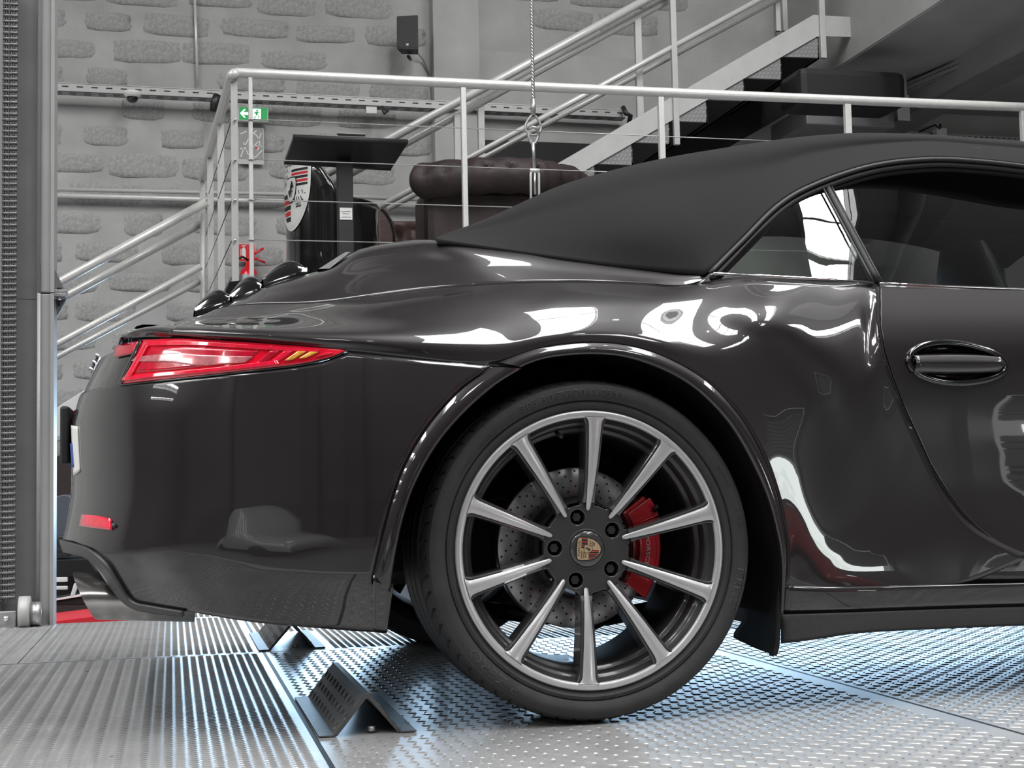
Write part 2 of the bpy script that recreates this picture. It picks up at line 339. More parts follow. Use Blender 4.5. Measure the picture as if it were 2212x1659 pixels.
# wheel stops: bent tread plate ridges
def stop(name, X0, X1, Y0, Y1, h, label):
    t = empty(name, ((X0+X1)/2, Y0, 0), label, 'wheel stop'); ox, oy = (X0+X1)/2, Y0
    hw = (X1-X0)/2; th = .005; D_ = Y1-Y0
    prof = [(-hw, 0), (-.006, h), (.006, h), (hw, 0), (hw-.008, 0), (.002, h-.008), (-.002, h-.008), (-hw+.008, 0)]
    vs = [(x, y, z+.0) for y in (0, D_) for x, z in prof]; n = 8
    fs = [(i, (i+1) % n, n+(i+1) % n, n+i) for i in range(n)]+[(0, 1, 6, 7), (1, 2, 5, 6), (2, 3, 4, 5)]+[(n+7, n+6, n+1, n), (n+6, n+5, n+2, n+1), (n+5, n+4, n+3, n+2)]
    o = MB().add(vs, fs).obj('ridge', CHOCKM, t); fixn(o)
    for sgn in (-1, 1):
        MB().box(sgn*(hw+.012)-.016, sgn*(hw+.012)+.016, -.004, D_, 0, .003).obj('base_flange', CHOCKM, t)
    # treads pressed into both slopes
    tr = MB(); sl = hypot(hw, h)
    for side in (-1, 1):
        a = np.array([side*hw, 0, 0]); b = np.array([side*.006, 0, h]); d = (b-a)/np.linalg.norm(b-a); nrm = np.array([side*h, 0, hw]); nrm /= np.linalg.norm(nrm); yv = np.array([0, 1., 0])
        for i in range(int(sl/.027)):
            for j in range(int(D_/.027)):
                c = a+d*(i+.6)*.027+yv*(j+.6)*.027; an = radians(45 if (i+j) % 2 else 135); u = d*cos(an)+yv*sin(an); w = -d*sin(an)+yv*cos(an); L, Wd = .012, .0034
                tr.add([c-u*L, c-u*L*.3-w*Wd, c+u*L*.3-w*Wd, c+u*L, c+u*L*.3+w*Wd, c-u*L*.3+w*Wd, c-u*L*.55+nrm*.0018, c+u*L*.55+nrm*.0018],
                       [(0, 1, 6), (1, 2, 7, 6), (2, 3, 7), (3, 4, 7), (4, 5, 6, 7), (5, 0, 6)])
    tr.obj('raised_treads', CHOCKM, t, kind='stuff')
    MB().tube([(0.01, .02, 0.003), (.01, .02, .012)], .008, 6).obj('bolt_head', STEEL, t)
    return t
hs = at(803, 1499, .04)[2]
stop('wheel_stop', -.520, -.385, .04, .59, hs, 'bent tread-plate wheel stop in front, nearest the camera')
stop('wheel_stop', -.540, -.395, 1.64, 2.2, hs, 'bent tread-plate wheel stop half hidden under the rear bumper')

# ================================================================== LIFT COLUMN (left edge)
colm = empty('lift_column', (-1.4, 2.9, 0), 'grey vertical lift column with a chain at the left edge', 'lift column')
def lc(px, Y): return at(px, 1200, Y)[0]
cy = 2.92
def lx(px): return at(px, 900, cy)[0]
x115, x100, x80, x78, x36 = lx(116), lx(104), lx(80), lx(78), lx(36)
cb = np.array((-1.4, 2.9, 0))
def rel(o):      # geometry written in world coordinates under a thing placed at its base
    for v in o.data.vertices: v.co = v.co-Vector(tuple(o.parent.matrix_basis.translation if o.parent else (0, 0, 0)))
    return o
seg = at(100, 633, cy)[2]
for za, zb in ((-.02, seg-.002), (seg+.002, 5.2)):
    rel(MB().box(x78, x115, cy, cy+.16, za, zb).obj('guide_post', COLPAINT, colm, bevel=.006))
    rel(MB().tube([(x80+.006, cy-.004, za), (x80+.006, cy-.004, zb)], .007, 8).obj('corner_bead', COLPAINT, colm))
    rel(MB().box(x115-.012, x115+.001, cy-.012, cy, za, zb).obj('edge_lip', COLPAINT, colm))
seg2 = at(50, 634, cy)[2]
for za, zb in ((-.02, seg2-.02), (seg2-.017, 5.2)):
    rel(MB().box(lx(-160), x78-.003, cy+.03, cy+.05, za, zb).obj('channel_back', GREYPAINT, colm))
rel(MB().box(lx(-160), lx(4), cy-.03, cy+.03, -.02, 5.2).obj('channel_flange', GREYPAINT, colm))
# chain: many alike links
cz = at(20, 1290, cy-.02)[2]; pitch = (at(20, 10, cy-.02)[2]-at(20, 1290, cy-.02)[2])/100.
lm = MB(); wv = .0270
lm.tube([(-wv, -.006, 0), (wv, -.006, 0)], .0068, 8)
for k in range(6):
    xk = -wv+.004+k*(2*wv-.008)/5; zz = pitch*.5 if k % 2 else -pitch*.5
    lm.box(xk-.0022, xk+.0022, -.009, .009, min(0, zz)-.004, max(0, zz)+.004)
lme = lm.mesh('chain_link'); lme.materials.append(mat('greasy_chain', (.15, .15, .148), .42, .5, 0, .4, 60))
for k in range(104):
    o = bpy.data.objects.new('chain_link', lme); COL.objects.link(o); o.parent = colm
    z = cz+k*pitch; px = 21 if True else 0
    o.location = (at(19.5+2*(1-k/104.), 900, cy-.02)[0]*0+lx(20)+1.4, cy-.02-2.9, z)
# base bracket, rollers and bolt
br = MB().box(lx(-60), lx(40), cy-.06, cy-.04, -.01, at(20, 1320, cy-.05)[2]+.0).obj('base_bracket', STEEL, colm, bevel=.003); rel(br)
p = at(14, 1336, cy-.062); rel(MB().tube([(p[0], p[1], p[2]), (p[0], p[1]-.012, p[2])], .010, 6).obj('hex_bolt', CHROME, colm))
rr = (at(60, 1290, cy-.03)[2])/2+.0
rel(MB().tube([(lx(46), cy-.05, .052), (lx(70), cy-.05, .052)], [.060, .060], 28).obj('guide_roller', LTPAINT, colm))
rel(MB().tube([(lx(70), cy-.05, .045), (lx(94), cy-.05, .045)], .045, 28).obj('guide_roller', STEEL, colm))
# bolted joint bracket on the right of the post
bz = at(130, 632, cy)[2]; xr = x115
for s_, nm in ((1, 'gusset'), (-1, 'gusset')):
    rel(MB().prism([(0, .012*s_), (.036, .014*s_), (.0, .095*s_)] if s_ > 0 else [(0, -.018), (.042, -.02), (.006, -.088)], (xr+.001, cy+.05, bz), (1, 0, 0), (0, 0, 1), (0, .012, 0)).obj(nm, GREYPAINT, colm))
rel(MB().box(xr-.002, xr+.046, cy+.0, cy+.1, bz-.001, bz+.012).obj('joint_flange', STEEL, colm, bevel=.002))
rel(MB().box(xr-.002, xr+.044, cy+.0, cy+.1, bz-.015, bz-.002).obj('joint_flange', STEEL, colm, bevel=.002))
rel(MB().tube([(xr+.018, cy+.02, bz-.017), (xr+.018, cy+.02, bz-.027)], .009, 6).obj('hex_nut', CHROME, colm))
rel(MB().tube([(xr+.018, cy+.02, bz-.05), (xr+.018, cy+.02, bz-.017)], .005, 8).obj('bolt_shank', BLACKSH, colm))
rel(MB().tube([(xr+.018, cy+.02, bz+.012), (xr+.018, cy+.02, bz+.021)], .009, 6).obj('bolt_head', BLACKSH, colm))

# ================================================================== CAR
car = empty('sports_car', (0, 0, 0), 'black soft-top sports car seen from its rear quarter', 'car')
PL = [(4.2, .10), (3.2, .09), (2.4, .085), (1.7, .08), (1.2, .068), (.9, .050), (.65, .018), (.45, -.018), (.2, -.034), (0, -.038), (-.2, -.036), (-.42, -.026), (-.6, .0), (-.75, .045), (-.87, .125), (-.965, .25), (-1.025, .40), (-1.062, .60), (-1.078, .92)]
PLs = np.array(crom([np.array(p) for p in PL], 16)); NPL = len(PLs)
_t = np.gradient(PLs, axis=0); _t /= np.linalg.norm(_t, axis=1)[:, None]; PLn = np.stack([-_t[:, 1], _t[:, 0]], 1)
PLn *= -np.sign(PLn[:, 1:2]+1e-9)*1.0
PLn = np.where((PLn[:, 1:2] > 0), PLn, -PLn)            # inward (+Y) ...
PLn[-16:, 0] = np.abs(PLn[-16:, 0]); PLn[:, 0] = np.where(PLs[:, 0] < -.7, np.abs(PLn[:, 0]), PLn[:, 0])
REARW = np.clip(np.abs(PLn[:, 0])**2, 0, 1)*(PLs[:, 0] < -.4)
SZ, SO = [0, .14, .22, .30, .37, .45, .55, .64, .72, .78, .84, .90, .94, 1.0], [.09, .065, .035, .012, .0, -.004, -.004, .002, .012, .024, .044, .078, .105, .16]
RZ, RO = [0, .14, .22, .30, .36, .42, .48, .56, .64, .70, .76, .82, .87, .90, .95], [.2, .12, .06, .02, .0, .012, .022, .022, .022, .037, .062, .092, .105, .14, .26]
def smooth_interp(z, Z, O):
    e = .02; return (np.interp(z-e, Z, O)+2*np.interp(z, Z, O)+np.interp(z+e, Z, O))/4
FZ_, FO_ = [0, .12, .17, .21, .26, .31, .37, .45, .55, .64, .72, .78, .84, .90, .94, 1.0], [.09, .05, .010, -.018, -.024, -.018, -.008, .002, .006, .006, .012, .024, .044, .078, .105, .16]
FRW = np.clip((PLs[:, 0]-.33)/.3, 0, 1); FRW = FRW*FRW*(3-2*FRW)
def off(z): return (smooth_interp(z, SZ, SO)*(1-FRW)+smooth_interp(z, FZ_, FO_)*FRW)*(1-REARW)+smooth_interp(z, RZ, RO)*REARW
def curve(z): return PLs+PLn*off(z)[:, None]
def S(i, z):       # i float index along the plan
    c = curve(z); i = min(max(i, 0), NPL-1.001); k = int(i); f = i-k; p = c[k]*(1-f)+c[k+1]*f; return np.array([p[0], p[1], z])
def isect(px, py, out=0.):          # where the sight line meets the body side; returns (index, point)
    q = ray(px, py); z = CAM[2]+q[2]*2.85/q[1]; last = None
    for _ in range(7):
        c = curve(z); a = np.array([CAM[0], CAM[1]]); d = q[:2]
        r = c-a; cr = r[:, 0]*d[1]-r[:, 1]*d[0]
        w = np.where((cr[:-1]*cr[1:] <= 0))[0]
        if len(w) == 0: w = [int(np.argmin(np.abs(cr)))]
        best = None
        for k in w:
            k = min(k, NPL-2); f = cr[k]/(cr[k]-cr[k+1]) if cr[k] != cr[k+1] else 0; f = min(max(f, 0), 1); p = c[k]*(1-f)+c[k+1]*f
            if best is None or p[1] < best[1][1]: best = (k+f, p)
        y = best[1][1]; z = CAM[2]+q[2]*(y-CAM[1])/q[1]; last = best
    P = np.array([last[1][0], last[1][1], z])
    if out: k = int(last[0]); n = PLn[min(k, NPL-1)]; P[:2] -= n*out
    return last[0], P
def SP(px, py, out=0.): return isect(px, py, out)[1]
def cell(e, out=0.):
    return SP(e[0], e[1], out) if len(e) < 3 or e[2] is None else at(*e)
def patch(name, T, m, nu=10, nv=6, solid=.006, parent=car, **k):
    G = tensor([[cell(e) for e in row] for row in T], nu, nv)
    o = MB().grid(G).obj(name, m, parent, solid=0, **k); fixn(o)
    if solid: s = o.modifiers.new('solid', 'SOLIDIFY'); s.thickness = solid; s.offset = 0
    return o, G

# ---- rear quarter fender: stations fan round the wheel arch (rows: arch edge -> shoulder -> top seam)
st = [
 [(362, 729), (372, 709), (405, 696, .46), (435, 684, .53), (470, 668, .58)],
 [(450, 734), (458, 712), (500, 692, .36), (520, 678, .44), (545, 658, .52)],
 [(560, 741), (566, 716), (600, 690, .27), (640, 673, .35), (680, 655, .42)],
 [(660, 749), (668, 722), (705, 688, .20), (760, 662, .28), (820, 639, .35)],
 [(760, 758), (770, 726), (805, 690, .14), (880, 655, .20), (950, 623, .28)],
 [(880, 771), (890, 731), (918, 690, .09), (980, 650, .155), (1060, 614, .24)],
 [(1000, 783), (1005, 737), (1025, 692, .055), (1075, 650, .12), (1150, 610, .22)],
 [(1082, 779), (1092, 738), (1112, 690, .035), (1150, 650, .10), (1230, 608, .21)],
 [(1175, 750), (1182, 722), (1195, 685, .025), (1225, 648, .085), (1300, 609, .20)],
 [(1270, 740), (1276, 714), (1290, 680, .020), (1320, 648, .075), (1385, 613, .19)],
 [(1360, 747), (1370, 720), (1392, 683, .022), (1430, 650, .075), (1470, 618, .19)],
 [(1445, 775), (1465, 742), (1500, 698, .035), (1545, 655, .085), (1600, 599, .19)],
 [(1525, 823), (1555, 780), (1605, 728, None), (1655, 670, None), (1700, 604, .185)],
 [(1595, 895), (1635, 848), (1695, 785, None), (1755, 705, None), (1800, 609, .18)],
 [(1645, 980), (1692, 930), (1765, 860, None), (1830, 760, None), (1891, 613, .175)],
 [(1676, 1065), (1725, 1020), (1800, 940, None), (1862, 850, None), (1896, 710, None)],
 [(1692, 1140), (1750, 1100), (1835, 1020, None), (1890, 930, None), (1922, 815, None)],
 [(1697, 1200), (1765, 1165), (1860, 1095, None), (1930, 1020, None), (1978, 945, None)],
 [(1695, 1240), (1785, 1212), (1890, 1165, None), (1975, 1110, None), (2035, 1058, None)],
 [(1690, 1262), (1795, 1250), (1920, 1222), (2015, 1190), (2108, 1142)],
 [(1688, 1292), (1800, 1288), (1950, 1275), (2080, 1262), (2225, 1203)]]
rows = [[s[i] for s in st] for i in range(5)]
fender, FG = patch('rear_fender', rows, PAINT, 8, 7, .004)
fm = MB().grid(mirror(FG)).obj('rear_fender', PAINT, car); fixn(fm)
# ---- deck between the fender seam and the soft top
dk = [
 [(470, 668, .58), (480, 662, .68), (495, 655, .80), (510, 652, .92)],
 [(545, 657, .52), (560, 640, .60), (590, 615, .72), (610, 608, .92)],
 [(680, 654, .42), (690, 618, .52), (705, 583, .66), (725, 577, .92)],
 [(820, 638, .35), (800, 586, .45), (775, 543, .60), (795, 541, .92)],
 [(950, 622, .28), (912, 572, .38), (875, 525, .53), (890, 524, .92)],
 [(1060, 613, .24), (1020, 576, .31), (960, 525, .44), (950, 520, .80)],
 [(1150, 609, .22), (1140, 582, .28), (1110, 546, .36), (1085, 530, .50)],
 [(1230, 607, .21), (1215, 590, .255), (1200, 560, .33), (1180, 545, .44)],
 [(1300, 608, .20), (1290, 595, .235), (1280, 571, .30), (1265, 560, .40)],
 [(1385, 612, .19), (1373, 601, .22), (1365, 582, .27), (1355, 572, .36)],
 [(1470, 617, .19), (1463, 607, .205), (1458, 591, .245), (1450, 582, .32)],
 [(1520, 606, .19), (1519, 601, .20), (1518, 594, .22), (1512, 586, .30)]]
deck, DG = patch('rear_deck', [[s[i] for s in dk] for i in range(4)], PAINT, 8, 8, .003)
fixn(MB().grid(mirror(DG)).obj('rear_deck', PAINT, car))
# seam shadow lines
seam_pts = [np.array(p) for p in crom([at(*s[0]) for s in dk], 5)]
MB().tube([p+np.array([0, -.0005, .0005]) for p in seam_pts], .0016, 6).obj('panel_gap', BLACKSH, car)
# ---- soft top
sf = [
 [(945, 522, .40), (943, 520, .48), (941, 519, .55), (940, 519, .62), (936, 521, .92)],
 [(1110, 547, .36), (1095, 520, .42), (1075, 493, .50), (1060, 475, .58), (1062, 477, .92)],
 [(1280, 572, .30), (1245, 510, .36), (1220, 455, .45), (1205, 411, .56), (1208, 413, .92)],
 [(1400, 586, .26), (1370, 500, .31), (1348, 425, .42), (1330, 374, .55), (1335, 376, .92)],
 [(1500, 595, .22), (1470, 492, .29), (1455, 402, .42), (1450, 347, .54), (1455, 349, .92)],
 [(1531, 588, .205), (1546, 482, .30), (1562, 388, .43), (1570, 327, .54), (1575, 329, .92)],
 [(1600, 519, .25), (1625, 445, .33), (1650, 370, .44), (1670, 311, .54), (1675, 313, .92)],
 [(1680, 441, .30), (1705, 395, .37), (1730, 345, .46), (1750, 301, .54), (1755, 303, .92)],
 [(1760, 396, .34), (1785, 363, .40), (1810, 328, .47), (1830, 294.5, .54), (1835, 297, .92)],
 [(1880, 357, .37), (1895, 337, .42), (1905, 316, .48), (1915, 293.5, .54), (1920, 296, .92)],
 [(2000, 343, .385), (2005, 327, .43), (2010, 311, .48), (2010, 296, .54), (2015, 299, .92)],
 [(2110, 347, .39), (2112, 333, .43), (2112, 318, .48), (2112, 303, .54), (2117, 306, .92)],
 [(2240, 362, .39), (2242, 345, .43), (2244, 330, .48), (2244, 314, .54), (2250, 317, .92)],
 [(2420, 390, .40), (2424, 370, .43), (2430, 355, .48), (2435, 338, .54), (2440, 341, .92)],
 [(2640, 450, .42), (2644, 430, .45), (2650, 412, .49), (2655, 394, .54), (2660, 397, .92)]]
soft, SG = patch('soft_top', [[s[i] for s in sf] for i in range(5)], FABRIC, 8, 8, 0)
mm = MB().grid(SG).grid(mirror(SG)); me2 = mm.mesh(); me2.materials.append(FABRIC); soft.data = me2; fixn(soft)
soft.modifiers.new('solid', 'SOLIDIFY').thickness = .012; soft.modifiers['solid'].offset = 0
# stitched seam on the roof
MB().tube([at(px, py, Y)+np.array([0, -.002, .002]) for px, py, Y in ((1930, 297, .54), (1945, 312, .49), (1962, 325, .455), (1990, 324, .455), (2050, 321, .455), (2120, 322, .455))], .0012, 5).obj('roof_seam', mat('seam_thread', (.12, .12, .12), .8), soft)
# window surround: rubber and trim
fr = [at(*s[0]) for s in sf[5:]]
frd = crom(fr, 8)
MB().tube([p+np.array([0, -.008, -.004]) for p in frd], .0060, 8).obj('window_surround', MATTEBLK, car)
MB().tube([p+np.array([0.006, -.002, -.016]) for p in frd], .0070, 8).obj('window_seal', MATTEBLK, car)
MB().tube([p+np.array([0.009, .004, -.027]) for p in frd], .0060, 8).obj('window_seal', LINER, car)
# glass plane through the belt line and the top of the frame
def gY(z): return .178+.62*max(0, z-.93)+.12*max(0, z-1.06)
def gp(px, py, out=0.):
    Y = .2
    for _ in range(8): q_ = at(px, py, Y); Y = gY(q_[2])+((q_[0]-.66)**2/3.2)/(1+3.*(q_[0]-.66)**2)
    return at(px, py, Y-out)
def between(name, top, bot, m, f, nu=24, nv=6, parent=car, solid=.003):
    tp = resample(top, nu); bt = resample(bot, nu)
    G = [[f(*(tp[i]*(1-k/nv)+bt[i]*k/nv)) for i in range(nu+1)] for k in range(nv+1)]
    o = MB().grid(G).obj(name, m, parent); fixn(o)
    if solid: s = o.modifiers.new('solid', 'SOLIDIFY'); s.thickness = solid; s.offset = 0
    return o, G
def resample(pts, n):
    P = np.array(crom([np.array(p, float) for p in pts], 12)); s = np.concatenate([[0], np.cumsum(np.linalg.norm(np.diff(P, axis=0), axis=1))]); t = np.linspace(0, s[-1], n+1)
    return [np.array([np.interp(a, s, P[:, 0]), np.interp(a, s, P[:, 1])]) for a in t]
_, GQ = between('quarter_window', [(1545, 589), (1610, 524), (1690, 452), (1775, 402)], [(1545, 592), (1660, 596), (1780, 603), (1886, 609)], GLASS, gp, solid=0)
_, GD = between('door_window', [(1792, 398), (1880, 374), (2000, 362), (2110, 366), (2240, 382), (2420, 412), (2600, 460)], [(1905, 612), (1960, 613), (2040, 615), (2140, 619), (2240, 623), (2420, 631), (2600, 640)], GLASS, gp, solid=0)
for G_, nm in ((GQ, 'quarter_window'), (GD, 'door_window')): fixn(MB().grid(mirror(G_)).obj(nm, GLASS, car))
# pillar between the panes
for (a_, b_, w_, m_, dd) in (((1782, 397), (1896, 611), .0085, MATTEBLK, .004), ((1775, 400), (1888, 610), .0022, GREYTRIM, .012), ((1793, 396), (1907, 611), .0020, GREYTRIM, .010)):
    pts = [gp(a_[0]+(b_[0]-a_[0])*k/10, a_[1]+(b_[1]-a_[1])*k/10, dd) for k in range(11)]
    MB().tube(pts, w_, 8).obj('window_divider', m_, car)
# bright strips along the belt line
MB().tube([at(px, py, Y) for px, py, Y in ((1508, 614, .185), (1522, 606, .18), (1532, 594, .178), (1545, 591, .173), (1650, 596, .17), (1780, 603, .168), (1886, 611, .166))], .0030, 8).obj('chrome_strip', CHROME, car)
MB().tube([at(px, py, .166) for px, py in ((1900, 612), (1960, 615), (2060, 619), (2212, 625), (2420, 636), (2640, 650))], .0032, 8).obj('chrome_strip', CHROME, car)
# ---- door
def shut(y): return np.interp(y, [610, 700, 760, 815, 880, 945, 1000, 1058, 1100, 1142, 1175, 1203, 1260], [1897, 1898, 1907, 1925, 1950, 1980, 2005, 2040, 2070, 2110, 2155, 2225, 2500])
ys_ = [622, 632, 645, 660, 680, 700]+list(range(715, 1143, 13))+[1150, 1165, 1180, 1192, 1203]
def inh(px, py, e=1.): return ((px-2066)/(108*e))**2+((py-785-(px-2066)*.06)/(44*e))**2 < 1
G = []; 
for y in ys_:
    x0 = shut(y)+5; row = [np.array([x0+(2640-x0)*(k/60.)**1.0, y+(12 if y < 640 else 0)*k/60.]) for k in range(61)]; G.append(row)
GW = [[SP(*e) for e in r] for r in G]
def skip(i, j): e = (G[i][j]+G[i+1][j+1])/2; return inh(e[0], e[1], .97)
# belt row leans in: keep the top edge at the strip
o = MB().grid(GW, skip=skip).obj('door', PAINT, car); fixn(o); door = o
fixn(MB().grid(mirror(GW)).obj('door', PAINT, car))
belt = [[at(1901+(2640-1901)*k/40., 613+(650-613)*k/40., .168) for k in range(41)], [SP(1901+(2640-1901)*k/40., 623+(634-623)*k/40.+8*k/40) for k in range(41)]]
MB().grid(belt).obj('door_top_edge', PAINT, door)
MB().tube([SP(shut(y)+1.5, y, -.004) for y in ys_+[1210]], .0042, 8).obj('shut_line', LINER, car)
MB().tube([SP(shut(y)+5.5, y, .0006) for y in ys_+[1210]], .0013, 6).obj('panel_edge', PAINT, door)
# handle
def el(a, rx=105, ry=43, cx=2066, cyy=785): 
    x = rx*cos(a); y = ry*sin(a)*(1-.12*cos(a)); return cx+x, cyy+y+x*.06
ring = [SP(*el(2*pi*k/48), .002) for k in range(48)]
MB().tube(ring, .0075, 8, closed=True).obj('handle_surround', GLOSSBLK, door)
dish = [[SP(*[c+(e-c)*s for e, c in zip(el(2*pi*k/48), (2066, 785))], -.036*(1-s**3)) for k in range(49)] for s in (.0001, .25, .5, .7, .85, .95, 1.02)]
fixn(MB().grid(dish).obj('handle_recess', GLOSSBLK, door))
hb = []
for k in range(25):
    px = 1968+(2160-1968)*k/24; w = .5+.5*math.sqrt(max(0, 1-((k-10)/15.)**2)) if k < 24 else .3
    hb.append([SP(px, 789+(yy-789)*w, d_) for yy, d_ in ((765, .0), (770, .014), (785, .020), (795, .018), (806, .008), (809, -.006))])
fixn(MB().grid(hb).obj('door_handle', PAINT, door, solid=.004))
# ---- sill and skirt
between('sill_panel', [(1690, 1264), (1800, 1268), (2000, 1263), (2240, 1258), (2640, 1250)], [(1682, 1325), (1800, 1322), (2000, 1315), (2240, 1308), (2640, 1300)], PAINT, lambda x, y: SP(x, y, .004), 40, 5)
between('side_skirt', [(1682, 1327), (1800, 1324), (2000, 1317), (2240, 1310), (2640, 1302)], [(1682, 1389), (1760, 1379), (1850, 1366), (2000, 1358), (2240, 1349), (2640, 1340)], GREYTRIM, lambda x, y: SP(x, y, .010), 40, 6)
between('sill_return', [(2030, 1150), (2120, 1170), (2240, 1190), (2640, 1190)], [(2030, 1263), (2120, 1262), (2240, 1260), (2640, 1254)], PAINT, lambda x, y: SP(x, y, -.006), 20, 4)
MB().box(.45, 4.2, .12, 1.72, .155, .26).obj('underbody', MATTEBLK, car)
MB().box(-.95, .45, .42, 1.42, .26, .5).obj('engine_underside', MATTEBLK, car, bevel=.05)
# ---- rear bumper (surface in plan index and height)
arch_rear = [(1062, 791), (1000, 835), (950, 887), (907, 945), (872, 1010), (847, 1080), (828, 1150), (813, 1220), (806, 1260), (832, 1268), (834, 1366)]
ar = [isect(*p) for p in arch_rear]; arz = [p[1][2] for p in ar][::-1]; ari = [p[0] for p in ar][::-1]
top_px = [(1062, 791), (1000, 786), (900, 777), (800, 766), (750, 761), (700, 782), (600, 797), (450, 813), (350, 824), (262, 832)]
bot_px = [(834, 1366), (760, 1362), (700, 1357), (560, 1345), (430, 1324), (330, 1307), (292, 1300), (268, 1268), (240, 1222), (205, 1190), (160, 1172)]
tp = [isect(*p) for p in top_px]; bt = [isect(*p) for p in bot_px]
ti = [p[0] for p in tp]+[NPL-20, NPL-1.01]; tz = [p[1][2] for p in tp]+[tp[-1][1][2]+.005, tp[-1][1][2]+.005]
bi = [p[0] for p in bt]+[NPL-10, NPL-1.01]; bz_ = [p[1][2] for p in bt]+[bt[-1][1][2], bt[-1][1][2]]
ztop = lambda i: float(np.interp(i, ti, tz)); zbot = lambda i: float(np.interp(i, bi, bz_))
NU, NV = 110, 56; G = []
i_start = ar[0][0]
for v in range(NV+1):
    fv = v/NV; row = []
    ia = i_start
    for _ in range(12):
        z = ztop(ia)*(1-fv)+zbot(ia)*fv; ia = float(np.interp(z, arz, ari))
    for u in range(NU+1):
        i = ia+(NPL-1.01-ia)*(u/NU); z = ztop(i)*(1-fv)+zbot(i)*fv; row.append(S(i, z))
    G.append(row)
mb = MB().grid(G).grid(mirror(G)); bumper = mb.obj('rear_bumper', PAINT, car); fixn(bumper)
s = bumper.modifiers.new('solid', 'SOLIDIFY'); s.thickness = .004; s.offset = 0
# ---- wheel-arch lips
arch_in_r = [(1126, 797), (1068, 833), (1003, 890), (945, 958), (900, 1036), (873, 1110), (855, 1190), (842, 1280), (838, 1366)]
arch_out_r = [(1064, 793), (1000, 838), (950, 889), (907, 947), (872, 1012), (847, 1082), (826, 1160), (806, 1240), (833, 1270), (834, 1366)]
def band(name, outer, inner, parent, n=60):
    a = resample(outer, n); b = resample(inner, n)
    G = []
    for k, (o_, i_) in enumerate(zip(a, b)):
        pts = [SP(*o_, .0005), SP(*(o_*.92+i_*.08), .006), SP(*(o_*.6+i_*.4), .011), SP(*(o_*.2+i_*.8), .012), SP(*i_, .008)]
        q = SP(*i_, .008); pts += [q+np.array([0, .012, 0]), q+np.array([0, .03, 0])]; G.append(pts)
    o = MB().grid(G).obj(name, PAINT, parent); return fixn(o), [g[4] for g in G]
def lin(pts): 
    return pts
_, in1 = band('arch_lip', arch_out_r[:8], arch_in_r[:8], bumper)
arch_out_f = [(1075, 783), (1090, 777), (1130, 762), (1175, 750), (1270, 740), (1360, 747), (1445, 775), (1525, 823), (1595, 895), (1645, 980), (1676, 1065), (1692, 1140), (1697, 1200), (1694, 1262), (1690, 1326)]
arch_in_f = [(1124, 794), (1140, 787), (1170, 777), (1210, 770), (1280, 766), (1350, 773), (1430, 800), (1505, 845), (1572, 915), (1620, 995), (1655, 1075), (1675, 1150), (1684, 1210), (1684, 1262), (1681, 1326)]
_, in2 = band('arch_lip', arch_out_f, arch_in_f, fender, 80)
# flare foot behind the wheel
between('bumper_foot', [(806, 1242), (826, 1248), (850, 1262)], [(806, 1364), (822, 1366), (836, 1366)], GLOSSBLK, lambda x, y: SP(x, y, .004), 6, 8, bumper)
# seam shadows above/below the seam
MB().tube([SP(*p, -.001) for p in resample([(750, 758), (880, 772), (1000, 785), (1066, 790), (1126, 795)], 40)], .0026, 6).obj('panel_gap', LINER, car)
MB().tube([SP(*p, .001) for p in resample([(765, 763), (880, 776), (1000, 789), (1066, 795), (1120, 799)], 40)], .0010, 6).obj('panel_edge', PAINT, bumper)
# arch liner (a tunnel over the tyre) and the mud guard ahead of the tyre
lip = in1[::-1]+in2
lp = [np.array(p) for p in lip]
ctr = np.array([.0, 0, .36])
G = []
for p in lp:
    d = p-ctr; d[1] = 0; d /= np.linalg.norm(d)
    G.append([p+np.array([0, .02, 0]), p+d*.012+np.array([0, .035, 0]), p+d*.012+np.array([0, .42, 0]), ctr+d*.1+np.array([0, .44, 0])])
fixn(MB().grid(G, sm=False).obj('wheel_arch_liner', LINER, car))
mg = [[(1640, 1000, .03), (1676, 1100, .0), (1686, 1230, .0), (1683, 1330, .0), (1680, 1392, .0), (1674, 1416, .0)],
      [(1628, 1000, .14), (1655, 1100, .14), (1656, 1230, .14), (1650, 1330, .14), (1640, 1390, .14), (1640, 1402, .14)],
      [(1600, 1000, .30), (1625, 1100, .30), (1620, 1230, .30), (1610, 1330, .30), (1590, 1366, .30), (1588, 1378, .30)]]
patch('mud_guard', mg, LINER, 6, 5, .008)
between('mud_guard_lip', [(1676, 1330), (1682, 1330), (1690, 1330)], [(1662, 1416), (1672, 1417), (1679, 1392)], MATTEBLK, lambda x, y: SP(x, y, .0), 4, 6)

